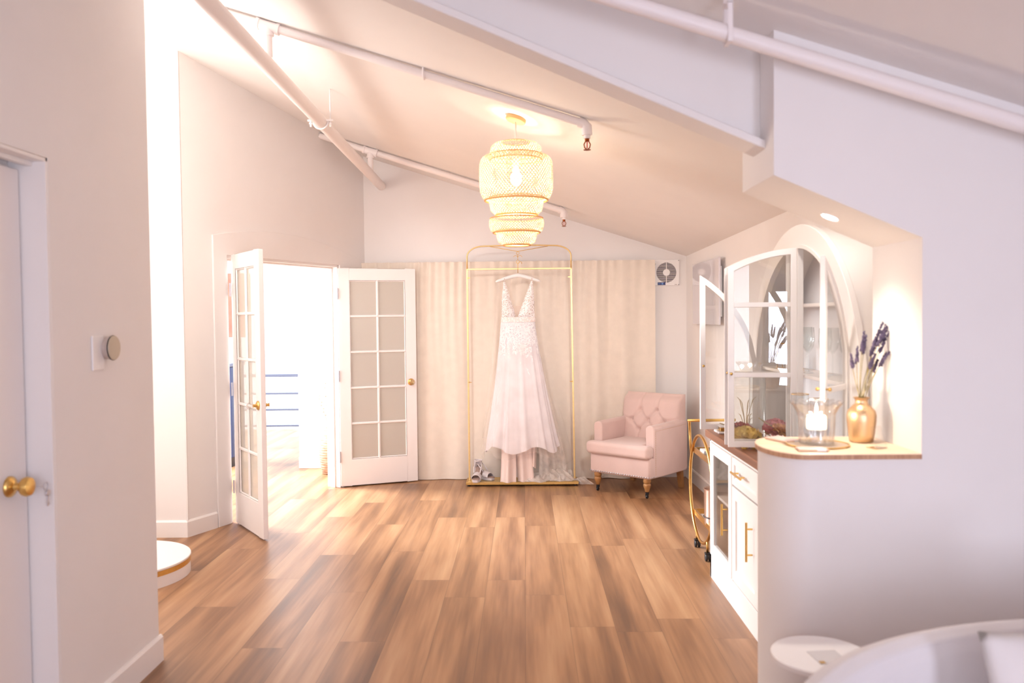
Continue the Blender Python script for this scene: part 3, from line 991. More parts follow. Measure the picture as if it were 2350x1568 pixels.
MB().lathe([(0.033, 0), (0.033, 0.008), (0.029, 0.011), (0.001, 0.0115)], 32, (0, -0.019, 0), Matrix.Rotation(pi / 2, 4, 'X')).build('hub', 'white', t, smooth=True, auto=0.6)
st = MB().box(-0.083, -0.009, -0.0195, -0.018, -0.118, -0.092).build('sticker', pm('blue_sticker', lin(40, 52, 110), 0.3), t)
MB().box(-0.046, -0.03, -0.0202, -0.0194, -0.111, -0.099).box(-0.078, -0.052, -0.0202, -0.0194, -0.107, -0.104).build('sticker_print', pm('pale_blue', lin(130, 170, 230), 0.3), st)
MB().box(0.078, 0.1, -0.0188, -0.018, -0.115, -0.111).build('maker_mark', pm('mark_grey', lin(150, 130, 130), 0.5), t)
for sx in (-1, 1):
    for sz in (-1, 1):
        MB().lathe([(0.0035, 0), (0.0035, 0.002), (0.001, 0.003)], 10, (sx * 0.116, -0.018, sz * 0.114), Matrix.Rotation(pi / 2, 4, 'X')).build('screw', 'dark', t)

# glossy wall panel
px = RWX(7.0)
t = thing('wall_panel', 'flat glossy white wall panel standing off the wall beside the fan', 'panel', (px, 6.975, 1.73))
MB().rbox(-0.045, -0.03, -0.50, 0.50, -0.265, 0.265, 0.003).build('front_panel', pm('gloss_white', lin(216, 212, 218), 0.05), t)
MB().box(-0.03, 0.0, -0.42, 0.42, -0.2, 0.2).build('mounting_frame', 'white', t)


# ------------------------------------------------------------------ GARMENT RACK, DRESS, SHOES
RY = 7.62
t = thing('garment_rack', 'slim gold garment rack with an arched top holding the wedding dress', 'rack', (-0.03, RY, 0))
L_, R_ = -0.488, 0.484
bs = MB(); bs.box(L_ - 0.02, R_ + 0.025, -0.115, 0.115, 0.016, 0.034)
bs.build('base_plate', 'gold_paint', t, bevel=0.003)
fb = MB()
for (xa, xb, ya, yb) in ((L_ - 0.024, R_ + 0.029, -0.121, -0.108), (L_ - 0.024, R_ + 0.029, 0.108, 0.121), (L_ - 0.024, L_ - 0.012, -0.108, 0.108), (R_ + 0.017, R_ + 0.029, -0.108, 0.108)):
    fb.box(xa, xb, ya, yb, 0.014, 0.037)
fb.build('base_rim', 'gold', t, bevel=0.002)
for sx in (L_, R_):
    for sy in (-0.1, 0.1):
        MB().lathe([(0.012, 0.0), (0.012, 0.015)], 12, (sx, sy, 0)).build('foot', 'black', t)
rt = R_ - 0.018
MB().box(L_ - 0.008, L_ + 0.008, -0.006, 0.006, 0.034, 1.985).build('upright', 'gold_paint', t, bevel=0.002)
MB().prism([(R_ - 0.008, 0.034), (R_ + 0.008, 0.034), (rt + 0.008, 1.985), (rt - 0.008, 1.985)], -0.006, 0.006, 'y').build('upright', 'gold_paint', t, bevel=0.002)
MB().box(L_ - 0.008, rt + 0.008, -0.006, 0.006, 1.978, 1.992).build('crossbar', 'gold_paint', t, bevel=0.002)
ar = [(L_, 0, 1.985), (L_, 0, 2.10)]
ar += [(L_ + 0.15 - 0.15 * cos(a), 0, 2.10 + 0.095 * sin(a)) for a in [pi / 2 * i / 10 for i in range(1, 11)]]
ar += [(0.0, 0, 2.203)]
ar += [(rt - 0.15 + 0.15 * sin(a), 0, 2.10 + 0.095 * cos(a)) for a in [pi / 2 * i / 10 for i in range(0, 10)]]
ar += [(rt, 0, 2.10), (rt, 0, 1.985)]
MB().tube(ar, 0.0065, 10).build('arch', 'gold_paint', t, smooth=True)
MB().tube([(-0.28, 0, 2.192), (-0.025, 0, 2.145), (-0.02, 0, 2.145), (0.255, 0, 2.19)], 0.0028, 8).build('tension_wire', 'gold', t, smooth=True)
hk = MB()
hk.tube([(-0.022 + 0.013 * cos(a), 0, 2.128 + 0.013 * sin(a)) for a in [2 * pi * i / 20 for i in range(20)]], 0.0022, 6, closed=True)
hk.tube([(-0.022 + 0.02 * sin(a) - 0.02, 0, 2.085 + 0.022 * cos(a)) for a in [pi * i / 10 - 1.2 for i in range(9)]], 0.0022, 6)
hk.tube([(-0.022 - 0.02 * sin(a) + 0.02, 0, 2.085 + 0.022 * cos(a)) for a in [pi * i / 10 - 1.2 for i in range(9)]], 0.0022, 6)
hk.tube([(-0.022 + 0.013 * cos(a), 0, 2.05 + 0.016 * sin(a)) for a in [2 * pi * i / 20 for i in range(20)]], 0.0022, 6, closed=True)
hk.tube([(-0.022, 0, 2.115), (-0.022, 0, 2.066)], 0.0022, 6)
hk.build('hook_chain', 'gold', t, smooth=True)
for z in (1.905, 0.945):
    for sx, dx in ((L_, 1), (R_ - 0.018 * z / 1.99, -1)):
        cp = MB()
        cp.box(min(sx, sx + dx * 0.03), max(sx, sx + dx * 0.03), -0.014, -0.005, z - 0.003, z + 0.003)
        cp.lathe([(0.006, 0), (0.006, 0.012)], 8, (sx + dx * 0.012, -0.006, z), Matrix.Rotation(pi / 2, 4, 'X'))
        cp.build('clip', 'brass', t)

# hanger
HX = -0.052
t = thing('clothes_hanger', 'white padded clothes hanger hooked on the gold rack above the dress', 'hanger', (HX, RY - 0.006, 0))
hp_ = []
for i in range(21):
    x = -0.205 + 0.41 * i / 20
    hp_.append((x, 0, 1.925 - 0.058 * abs(x / 0.205) ** 1.3))
hb = MB(); hb.tube(hp_, [0.010 + 0.010 * (1 - abs(i - 10) / 10) ** 0.5 if i not in (0, 20) else 0.006 for i in range(21)], 12)
hb.build('bar', 'white', t, smooth=True)
MB().tube([(0.0, 0, 1.94), (0.0, 0, 2.03), (0.012, 0, 2.045), (0.024, 0, 2.052), (0.034, 0, 2.044), (0.036, 0, 2.03)], 0.0026, 8).build('hook', 'gold', t, smooth=True)
MB().box(-0.02, 0.02, -0.008, 0.008, 1.932, 1.938).build('collar', 'gold', t)

# wedding dress: silhouettes as (z, left, right)
DR = [(1.56, -0.205, 0.097), (1.50, -0.212, 0.100), (1.40, -0.222, 0.112), (1.295, -0.231, 0.127), (1.18, -0.244, 0.146),
      (1.055, -0.258, 0.167), (0.90, -0.277, 0.194), (0.774, -0.296, 0.218), (0.65, -0.314, 0.243), (0.532, -0.332, 0.266), (0.43, -0.347, 0.288), (0.335, -0.362, 0.31)]


def prof_at(z, P=DR):
    if z >= P[0][0]: return P[0][1:]
    for (za, la, ra), (zb, lb, rb) in zip(P, P[1:]):
        if zb <= z <= za:
            q_ = (za - z) / (za - zb); return la + (lb - la) * q_, ra + (rb - ra) * q_
    return P[-1][1:]


DY = RY - 0.03
t = thing('wedding_dress', 'white lace and tulle wedding dress hanging from the padded hanger', 'dress', (0, DY, 0))


def skirt(grow, dep, kf, amp, z0, z1, ph=0.0, hem=0.012):
    def fn(u, v):
        th = 2 * pi * u
        z = z1 + (z0 - z1) * v if False else z0 + (z1 - z0) * v
        l, r_ = prof_at(z)
        c, hw = (l + r_) / 2, (r_ - l) / 2 + grow * (1 - v)
        g = (1.5 - z) / 1.2
        fold = 1 + amp * max(0, g) ** 0.8 * (0.6 * sin(kf * th + ph + 0.6 * sin(3 * z)) + 0.4 * sin((kf * 1.7 // 1) * th + 2 * ph))
        fold += 0.022 * max(0, g) * sin(37 * th + 3 * sin(2 * th))
        d_ = dep * (0.055 + 0.115 * max(0, g))
        zz = z + hem * (1 - v) ** 6 * sin(5 * th + ph) * 2
        return (c + hw * cos(th) * (1 + (fold - 1) * 0.35), d_ * sin(th) * fold, zz)
    return fn


b = MB(); b.grid(skirt(-0.02, 0.80, 11, 0.10, 0.40, 1.50, 0.4), 110, 26, True)
b.build('underskirt', sheer('inner_tulle', lin(250, 240, 240), 0.9, 0.2), t, smooth=True)
b = MB(); b.grid(skirt(0.0, 1.0, 13, 0.12, 0.335, 1.51, 1.2, 0.016), 260, 30, True)
b.build('overskirt', 'tulle', t, smooth=True)
b = MB(); b.grid(skirt(0.035, 1.12, 9, 0.14, 0.29, 1.30, 2.1, 0.02), 120, 24, True)
b.build('veil_layer', 'tulle_thin', t, smooth=True)
b = MB(); b.grid(lambda u, v: (lambda p: (p[0] * 1.0, p[1] - 0.006, p[2]))(skirt(0.0, 1.03, 13, 0.10, 1.02, 1.512, 1.2, 0.0)(0.5 + 0.5 * u, v)), 70, 24)
b.build('lace_applique', 'lace', t, smooth=True)


def bodice(side):
    """one cup panel from the waist to the strap on the hanger"""
    def fn(u, v):
        z = 1.535 + 0.335 * v
        if side < 0:
            outer = -0.205 + 0.004 * sin(pi * v) + 0.022 * max(0, v - 0.55) / 0.45
            inner = -0.072 - 0.098 * v ** 1.05
            x = outer + (inner - outer) * u
        else:
            outer = 0.098 - 0.004 * sin(pi * v) - 0.016 * max(0, v - 0.55) / 0.45
            inner = -0.058 + 0.126 * v ** 1.05
            x = inner + (outer - inner) * u
        bul = 0.05 * sin(pi * u) ** 0.8 * (0.35 + 0.65 * sin(pi * min(1, v * 1.5)) if v < 0.66 else 0.35 * (1 - (v - 0.66) / 0.34) + 0.1)
        return (x, -0.012 - bul, z)
    return fn


for sd in (-1, 1):
    b = MB(); b.grid(bodice(sd), 18, 22)
    o = b.build('bodice_cup', sheer('cup_net', lin(246, 230, 224), 0.55, 0.3), t, smooth=True)
    b = MB(); b.grid(lambda u, v, g=bodice(sd): (lambda p: (p[0], p[1] - 0.004, p[2]))(g(u, v)), 18, 22)
    b.build('cup_lace', 'lace', o, smooth=True)
    xs = -0.176 if sd < 0 else 0.074
    MB().tube([(xs, -0.016, 1.865), (xs + 0.001, -0.022, 1.885), (xs, -0.006, 1.905 - 0.01), (xs, 0.03, 1.875), (xs, 0.035, 1.6)], 0.004, 6).build('strap', 'tulle_pile', t, smooth=True)
b = MB(); b.grid(lambda u, v: (-0.205 + 0.303 * u, 0.03 + 0.012 * sin(pi * u), 1.50 + 0.19 * v * (1 - 0.25 * sin(pi * u))), 20, 8)
b.build('back_panel', sheer('back_net', lin(244, 226, 216), 0.5, 0.3), t, smooth=True)
b = MB(); b.grid(lambda u, v: (-0.052 + 0.158 * cos(pi + pi * u), -0.008 + 0.062 * sin(pi + pi * u), 1.497 + 0.045 * v), 40, 4)
wbm = NT('beaded_band')
vo = wbm.new('ShaderNodeTexVoronoi'); vo.inputs['Scale'].default_value = 60; wbm.link(wbm.coord(), vo.inputs['Vector'])
wbm.link(wbm.ramp(vo.outputs['Distance'], [(0.15, lin(250, 244, 242)), (0.6, lin(236, 218, 212))]), wbm.b.inputs['Base Color'])
wbm.b.inputs['Roughness'].default_value = 0.4
b.build('waistband', wbm.m, t, smooth=True)


def lining_panel(xc, w0, w1, z0, z1, yo, ph, flare):
    def fn(u, v):
        z = z0 + (z1 - z0) * v; w = w0 + (w1 - w0) * v
        s_ = u - 0.5
        y = yo - 0.03 * cos(pi * s_) + 0.014 * sin(3 * pi * u + ph) * (1.2 - 0.5 * v) + flare * (1 - v) ** 4 * -0.06
        x = xc + w * s_ + 0.012 * sin(5 * z + ph)
        zz = z + (0.012 * sin(7 * u + ph) * (1 - v) ** 3 if z0 > 0.04 else 0)
        return (x, y, zz)
    bb = MB(); bb.grid(fn, 24, 22); return bb


lining_panel(-0.165, 0.145, 0.115, 0.038, 0.60, -0.02, 0.4, 1.0).build('lining', 'satin', t, smooth=True)
lining_panel(-0.005, 0.15, 0.12, 0.038, 0.60, -0.01, 2.0, 0.7).build('lining', 'satin', t, smooth=True)
lining_panel(0.075, 0.07, 0.09, 0.16, 0.60, 0.0, 4.0, 0.2).build('lining', 'satin', t, smooth=True)
lining_panel(-0.06, 0.16, 0.2, 0.06, 0.6, 0.06, 1.0, 0.0).build('lining', 'satin', t, smooth=True)


def heap(x0, x1, y0, y1, hgt, seed):
    """gathered net: crumpled ridges with a wavy outline"""
    rg = random.Random(seed)
    ws = [(rg.uniform(25, 75), rg.uniform(20, 70), rg.uniform(0, 6.28)) for _ in range(7)]
    def fn(u, v):
        x = x0 + (x1 - x0) * u; y = y0 + (y1 - y0) * v
        e_ = (sin(pi * u) * sin(pi * v)) ** 0.7
        wv = sum(abs(sin(a * x + b_ * y + c)) for a, b_, c in ws) / 7
        z = 0.040 + e_ * hgt * (0.15 + 1.15 * (1 - wv) ** 1.2 * 1.4)
        k_ = 0.02 * sin(31 * y + seed) + 0.012 * sin(67 * y + 2 * seed)
        q_ = 0.018 * sin(27 * x + seed) + 0.012 * sin(58 * x + 3 * seed)
        return (x + k_, y + q_, max(0.039, z))
    bb = MB(); bb.grid(fn, 90, 34); return bb


heap(-0.01, 0.20, -0.10, 0.10, 0.075, 1).build('train', 'tulle_pile', t, smooth=True)
heap(0.13, 0.44, -0.06, 0.12, 0.10, 2).build('train', 'tulle_pile', t, smooth=True)
heap(0.22, 0.44, -0.03, 0.13, 0.12, 5).build('train', 'tulle_pile', t, smooth=True)


def drape(p0, p1, q0, q1, seed, sag=0.03):
    """sheet from top edge p0-p1 to bottom edge q0-q1"""
    p0, p1, q0, q1 = map(Vector, (p0, p1, q0, q1))
    def fn(u, v):
        a = p0.lerp(p1, u); c = q0.lerp(q1, u); p = a.lerp(c, v)
        p.y += sag * sin(9 * u + seed + 2 * v) * (0.3 + v) * 0.6 + 0.01 * sin(23 * u + 3 * seed)
        p.x += sag * sin(pi * v) * 0.6
        return p
    bb = MB(); bb.grid(fn, 40, 20); return bb


drape((0.10, -0.02, 0.50), (0.25, 0.05, 0.62), (0.12, -0.03, 0.06), (0.40, 0.09, 0.08), 1).build('train', 'tulle_pile', t, smooth=True)
drape((0.15, 0.02, 0.62), (0.27, 0.09, 0.8), (0.26, 0.03, 0.12), (0.45, 0.12, 0.20), 3).build('train', 'tulle_thin', t, smooth=True)
b = heap(0.42, 0.60, -0.06, 0.10, 0.07, 9)
b.v = [(x, y, max(0.004, z - 0.03)) for x, y, z in b.v]
b.build('train', 'tulle_pile', t, smooth=True)

# veil hanging beside the bodice
t = thing('bridal_veil', 'very sheer bridal veil hanging down behind the wedding dress', 'veil', (0, RY + 0.035, 0))
drape((-0.245, 0.0, 1.86), (-0.12, 0.0, 1.90), (-0.40, 0.03, 0.42), (-0.15, 0.02, 0.36), 2, 0.02).build('net', 'tulle_thin', t, smooth=True)
MB().tube([(-0.245, 0, 1.86), (-0.12, 0, 1.90)], 0.003, 6).build('comb', 'white', t)

# shoes
silver = pm('satin_shoe', lin(226, 218, 220), 0.3, 0.15, sheen=0.2)
insole = pm('shoe_insole', lin(176, 150, 140), 0.6)


def shoe(name, label, loc, rz, group):
    """heeled platform sandal; toe towards -y, heel at +y"""
    t_ = thing(name, label, 'shoe', loc, rz, group)
    cl_ = [(-0.115, 0.030), (-0.07, 0.030), (-0.03, 0.034), (0.01, 0.052), (0.05, 0.082), (0.085, 0.108), (0.115, 0.116)]
    wd = [0.022, 0.037, 0.040, 0.034, 0.026, 0.026, 0.020]
    def foot(u, v):
        k_ = u * (len(cl_) - 1); i = min(int(k_), len(cl_) - 2); q_ = k_ - i
        y = cl_[i][0] + (cl_[i + 1][0] - cl_[i][0]) * q_; z = cl_[i][1] + (cl_[i + 1][1] - cl_[i][1]) * q_
        w = wd[i] + (wd[i + 1] - wd[i]) * q_
        return ((v - 0.5) * 2 * w, y, z)
    MB().grid(foot, 24, 8).build('insole', insole, t_, smooth=True, solid=0.006)
    pl = MB(); out_ = [(0.022 * cos(a), -0.10 + 0.02 * sin(a)) for a in [pi + pi * i / 8 for i in range(9)]]
    plat = []
    for i in range(17):
        u = i / 16 * 0.5; p_ = foot(u, 1.0); plat.append((p_[0], p_[1]))
    poly = plat + [(-x, y) for x, y in plat[::-1]]
    pl.prism(poly, 0.0, 0.027, 'z'); pl.build('platform', silver, t_, bevel=0.006)
    he = MB(); he.tube([(0, 0.108, 0.112), (0, 0.112, 0.07), (0, 0.108, 0.0)], [0.017, 0.010, 0.006], 12); he.build('heel', silver, t_, smooth=True, auto=0.7)
    sk = MB(); sk.grid(lambda u, v: (foot(0.5 + 0.5 * u, v)[0] * 1.02, foot(0.5 + 0.5 * u, v)[1], foot(0.5 + 0.5 * u, v)[2] - 0.006), 12, 6); sk.build('shank', silver, t_, smooth=True, solid=0.004)
    # toe vamp with open toe
    vb_ = MB(); vb_.grid(lambda u, v: (0.042 * cos(pi * u), -0.085 + 0.07 * v + 0.01 * sin(pi * u), 0.030 + (0.036 + 0.016 * v) * sin(pi * u)), 20, 8)
    vb_.build('vamp', silver, t_, smooth=True, solid=0.003)
    # heel counter and ankle straps
    hc = MB(); hc.grid(lambda u, v: (0.026 * cos(pi * u), 0.085 + 0.036 * sin(pi * u), 0.108 + 0.062 * v), 16, 6)
    hc.build('heel_counter', silver, t_, smooth=True, solid=0.003)
    for sx in (-1, 1):
        MB().tube([(sx * 0.024, 0.09, 0.165), (sx * 0.034, 0.03, 0.125), (sx * 0.03, -0.02, 0.076)], 0.005, 8).build('strap', silver, t_, smooth=True)
    MB().tube([(0.03 * cos(a), 0.075 + 0.04 * sin(a), 0.172) for a in [2 * pi * i / 24 for i in range(24)]], 0.004, 8, closed=True).build('ankle_strap', silver, t_, smooth=True)
    return t_


shoe('heeled_sandal', 'silver satin heeled sandal with its open toe pointing at the viewer, on the rack base', (-0.445, RY - 0.02, 0.0345), -0.12, 'wedding sandals')
shoe('heeled_sandal', 'silver satin heeled sandal turned sideways behind the other one on the rack base', (-0.385, RY + 0.045, 0.0345), 0.85, 'wedding sandals')

# ------------------------------------------------------------------ ARMCHAIR
t = thing('armchair', 'blush pink button-tufted armchair with nailhead trim and turned legs', 'armchair', (1.005, 7.335, 0), math.radians(-41))
W2, DF, DB = 0.315, -0.325, 0.32
b = MB(); b.rbox(-W2 + 0.004, W2 - 0.004, DF + 0.02, DB - 0.01, 0.165, 0.345, 0.022, 3)
b.build('seat_base', 'pink', t, smooth=True, auto=0.9)
# T-shaped seat cushion, crowned
def cushion(u, v):
    x = -1 + 2 * u; y = v
    return None


bm_pts = [(-0.325, DF - 0.03), (0.325, DF - 0.03), (0.325, DF + 0.075), (0.225, DF + 0.085), (0.225, 0.2), (-0.225, 0.2), (-0.225, DF + 0.085), (-0.325, DF + 0.075)]
b = MB(); b.prism(bm_pts, 0.338, 0.448, 'z')
b.build('seat_cushion', 'pink', t, smooth=True, bevel=0.035, seg=5)
for sx in (-1, 1):
    # arm: upright slab with rounded, slightly sloped top
    prof = []
    for (x, z) in ((0.225, 0.168), (0.225, 0.585), (0.238, 0.606), (0.27, 0.612), (0.300, 0.604), (0.316, 0.58), (W2, 0.168)):
        prof.append((sx * x, z))
    bb = MB(); nn = 10; rows = []
    for i in range(nn + 1):
        y = DF + 0.088 + (DB - DF - 0.088 - 0.01) * i / nn
        k_ = i / nn; up = 0.012 * k_; fl_ = 0.006 * sin(pi * k_)
        rows.append([(x + sx * fl_, y, z + (up if z > 0.5 else 0)) for x, z in prof])
    vs = [p for r_ in rows for p in r_]; m_ = len(prof); fs = []
    for i in range(nn):
        for j in range(m_):
            fs.append((i * m_ + j, i * m_ + (j + 1) % m_, (i + 1) * m_ + (j + 1) % m_, (i + 1) * m_ + j))
    fs.append(tuple(range(m_))); fs.append(tuple(nn * m_ + j for j in range(m_)))
    bb.add(vs, fs); arm = bb.build('armrest', 'pink', t, smooth=True, bevel=0.014, seg=3)
    # nail line along front edge and top edge of the outer side
    nb = MB(); q = Matrix.Rotation(sx * pi / 2, 4, 'Y')
    for i in range(24):
        nb.sphere((sx * (W2 + 0.0012), DF + 0.105, 0.20 + 0.355 * i / 23), 0.0034, 6, (0.6, 1, 1))
    for i in range(30):
        k_ = i / 29; y = DF + 0.105 + (DB - DF - 0.13) * k_
        nb.sphere((sx * (0.3155 + 0.006 * sin(pi * k_)), y, 0.568 + 0.012 * k_), 0.0034, 6, (0.6, 1, 1))
    nb.build('nailhead_trim', 'brass', arm, smooth=True)
nb = MB()
for i in range(26):
    nb.sphere((-W2 + 0.02 + (2 * W2 - 0.04) * i / 25, DF + 0.0185, 0.183), 0.0062, 8, (1, 0.6, 1))
for sx in (-1, 1):
    for i in range(30):
        nb.sphere((sx * (W2 + 0.001), DF + 0.03 + (DB - DF - 0.06) * i / 29, 0.183), 0.0048, 8, (0.6, 1, 1))
nb.build('nailhead_trim', 'hinge', t, smooth=True)
# tufted back
BT = [(-0.085, 0.695), (0.085, 0.695), (-0.17, 0.60), (0.0, 0.60), (0.17, 0.60), (-0.085, 0.515), (0.085, 0.515)]
SEG = [((-0.085, 0.695), (-0.095, 0.86)), ((0.085, 0.695), (0.095, 0.86)), ((-0.17, 0.60), (-0.085, 0.695)), ((-0.085, 0.695), (0, 0.60)),
       ((0, 0.60), (0.085, 0.695)), ((0.085, 0.695), (0.17, 0.60)), ((-0.17, 0.60), (-0.085, 0.515)), ((0, 0.60), (-0.085, 0.515)),
       ((0, 0.60), (0.085, 0.515)), ((0.17, 0.60), (0.085, 0.515)), ((-0.17, 0.60), (-0.30, 0.63)), ((0.17, 0.60), (0.30, 0.63)),
       ((-0.085, 0.515), (-0.085, 0.3)), ((0.085, 0.515), (0.085, 0.3))]


def segd(p, a, c):
    ax, az = a; bx, bz = c; dx, dz = bx - ax, bz - az
    k_ = max(0, min(1, ((p[0] - ax) * dx + (p[1] - az) * dz) / (dx * dx + dz * dz)))
    return sqrt((p[0] - ax - k_ * dx) ** 2 + (p[1] - az - k_ * dz) ** 2)


def back_pt(u, v):
    """closed loop around the section: v goes front (bottom->top) then rear (top->bottom)"""
    hw = 0.29
    z0, z1 = 0.30, 0.825
    s_ = u * 2 - 1
    if v <= 0.62:
        k_ = v / 0.62; z = z0 + (z1 - z0) * k_; x = hw * s_ * (1.0 + 0.035 * k_ * k_)
        lean = 0.16 + 0.10 * (k_ - 0.2)
        edge = (1 - abs(s_) ** 6) ** 0.5
        crown = 0.06 * edge * (1 - max(0, k_ - 0.75) / 0.25 * 0.3)
        dimp = sum(0.030 * exp(-((x - bx) ** 2 + (z - bz) ** 2) / 0.00045) for bx, bz in BT)
        cre = max(exp(-(segd((x, z), a, c) ** 2) / 0.00012) for a, c in SEG) * 0.014
        y = lean - crown + min(0.045, dimp + cre)
        topr = max(0, (k_ - 0.9) / 0.1)
        y += 0.05 * topr * topr
    else:
        k_ = (v - 0.62) / 0.38; a = min(1, k_ / 0.35)
        x = hw * s_ * (1.035 - 0.03 * k_)
        if k_ < 0.35:
            ang = pi * a
            yfe = 0.29 - 0.042 * (1 - abs(s_) ** 6) ** 0.5 + max(exp(-(segd((x, z1), p_, c_) ** 2) / 0.00012) for p_, c_ in SEG) * 0.014
            y = yfe + (0.305 - yfe) * (1 - cos(ang)) / 2; z = z1 + 0.016 * sin(ang)
        else:
            q_ = (k_ - 0.35) / 0.65; z = z1 - (z1 - 0.17) * q_; y = 0.305 + 0.014 * q_
    return (x, y, z)


b = MB(); b.grid(back_pt, 72, 84)
n0 = 73
rows_ = 85
# side caps
for ii in (0, 72):
    ring = [b.v[j * n0 + ii] for j in range(rows_)]
    b.add(ring, [tuple(range(rows_))])
b.build('backrest', 'pink', t, smooth=True, auto=1.1)
for bx, bz in BT:
    k_ = (bz - 0.30) / 0.525
    MB().sphere((bx, 0.16 + 0.10 * (k_ - 0.2) - 0.06 + 0.036, bz), 0.009, 10, (1, 0.6, 1)).build('button', 'pink', t, smooth=True)
for sx in (-1, 1):
    lg = MB(); c = (sx * 0.255, DF + 0.065, 0)
    lg.lathe([(0.012, 0.052), (0.017, 0.056), (0.021, 0.075), (0.029, 0.095), (0.033, 0.112), (0.03, 0.122), (0.024, 0.126), (0.03, 0.132), (0.033, 0.142), (0.031, 0.168)], 24, c)
    l = lg.build('leg', 'leg_wood', t, smooth=True, auto=0.9)
    cs = MB(); cs.lathe([(0.016, 0.05), (0.014, 0.03), (0.008, 0.026)], 14, c)
    cs.lathe([(0.015, -0.006), (0.016, 0), (0.015, 0.006)], 18, (c[0] + 0.006, c[1] - 0.01, 0.0155), Matrix.Rotation(pi / 2, 4, 'Y'))
    cs.box(c[0] - 0.008, c[0] - 0.004, c[1] - 0.016, c[1] + 0.006, 0.012, 0.034)
    cs.build('caster', 'black', l, smooth=True, auto=0.7)
    rl = MB()
    rl.prism([(DB - 0.075, 0.168), (DB - 0.02, 0.168), (DB - 0.0, 0.0), (DB - 0.036, 0.0)], sx * 0.255 - 0.022, sx * 0.255 + 0.022, 'x')
    rl.build('leg', 'leg_wood', t, bevel=0.004)

# ------------------------------------------------------------------ BAR CART
t = thing('bar_cart', 'gold bar cart with round ring sides between the armchair and the cabinet', 'cart', (1.14, 5.37, 0))
RC, RZ = 0.345, 0.415
for x in (0.0, 0.30):
    MB().tube([(x, RC * cos(a), RZ + RC * sin(a)) for a in [2 * pi * i / 64 for i in range(64)]], 0.0105, 10, closed=True).build('ring', 'brass', t, smooth=True)
for x in (0.0, 0.30):
    up = MB(); up.tube([(x, 0.30, 0.58), (x, 0.345, 0.70), (x, 0.365, 0.80), (x, 0.355, 0.815)], 0.009, 10)
    up.build('handle_post', 'brass', t, smooth=True)
MB().tube([(-0.015, 0.355, 0.817), (0.315, 0.355, 0.817)], 0.010, 12).build('handle', 'gold', t, smooth=True)


def tray(z, hw, name):
    o_ = MB()
    for (xa, xb, ya, yb) in ((0.006, 0.018, -hw, hw), (0.282, 0.294, -hw, hw), (0.018, 0.282, -hw, -hw + 0.012), (0.018, 0.282, hw - 0.012, hw)):
        o_.box(xa, xb, ya, yb, z - 0.015, z + 0.02)
    tr_ = o_.build(name, 'brass', t, bevel=0.002)
    MB().box(0.018, 0.282, -hw + 0.012, hw - 0.012, z - 0.004, z + 0.002).build('mirror_shelf', pm('mirror', (0.9, 0.9, 0.9, 1), 0.04, 1.0), tr_)


tray(0.625, 0.27, 'tray'); tray(0.205, 0.27, 'tray')
for (x, y) in ((0.0, 0.13), (0.30, 0.13), (0.0, -0.19), (0.30, -0.19)):
    zt = RZ - sqrt(RC * RC - y * y)
    c = MB(); c.tube([(x, y, zt), (x, y, 0.05)], 0.008, 10)
    l = c.build('leg', 'brass', t, smooth=True)
    w = MB()
    for dx in (-0.011, 0.011):
        w.lathe([(0.020, -0.007), (0.023, -0.004), (0.023, 0.004), (0.020, 0.007)], 22, (x + dx, y - 0.012, 0.0235), Matrix.Rotation(pi / 2, 4, 'Y'))
    w.box(x - 0.017, x + 0.017, y - 0.02, y + 0.014, 0.04, 0.052)
    w.build('caster', 'black', l, smooth=True, auto=0.6)
t = thing('ice_bucket', 'brushed metal bucket on the lower shelf of the bar cart', 'bucket', (1.225, 5.27, 0.2075))
MB().lathe([(0.075, 0.0), (0.082, 0.004), (0.086, 0.225), (0.089, 0.23), (0.086, 0.232), (0.082, 0.222), (0.078, 0.012), (0.001, 0.01)], 36, cap1=False).build('body', pm('rose_metal', lin(206, 178, 162), 0.3, 0.9), t, smooth=True, auto=0.7)
MB().tube([(0.088 * cos(a), 0.088 * sin(a), 0.05) for a in [2 * pi * i / 40 for i in range(40)]], 0.003, 8, closed=True).build('band', 'dark', t, smooth=True)
t = thing('napkin_stack', 'cream paper napkins with a black sleeve on the upper tray of the bar cart', 'napkins', (1.22, 5.44, 0.6275))
nn_ = MB(); [nn_.rbox(-0.06 + 0.003 * (i % 2), 0.06, -0.06, 0.06 - 0.003 * (i % 3), 0.004 * i, 0.004 * i + 0.0036, 0.001, 1) for i in range(8)]
nn_.build('sheets', 'white', t)
MB().box(-0.02, 0.02, -0.062, 0.062, 0.0, 0.034).build('sleeve', 'black', t)
t = thing('cocktail_tool', 'gold cocktail strainer lying over the napkins on the bar cart', 'bar tool', (1.2, 5.34, 0.6275))
MB().tube([(0, -0.02, 0.006), (0.02, 0.10, 0.05), (0.03, 0.16, 0.052)], 0.005, 8).build('handle', 'gold', t, smooth=True)
MB().lathe([(0.03, 0.0), (0.034, 0.004), (0.03, 0.008)], 20, (0, -0.04, 0)).build('bowl', 'dark', t, smooth=True)

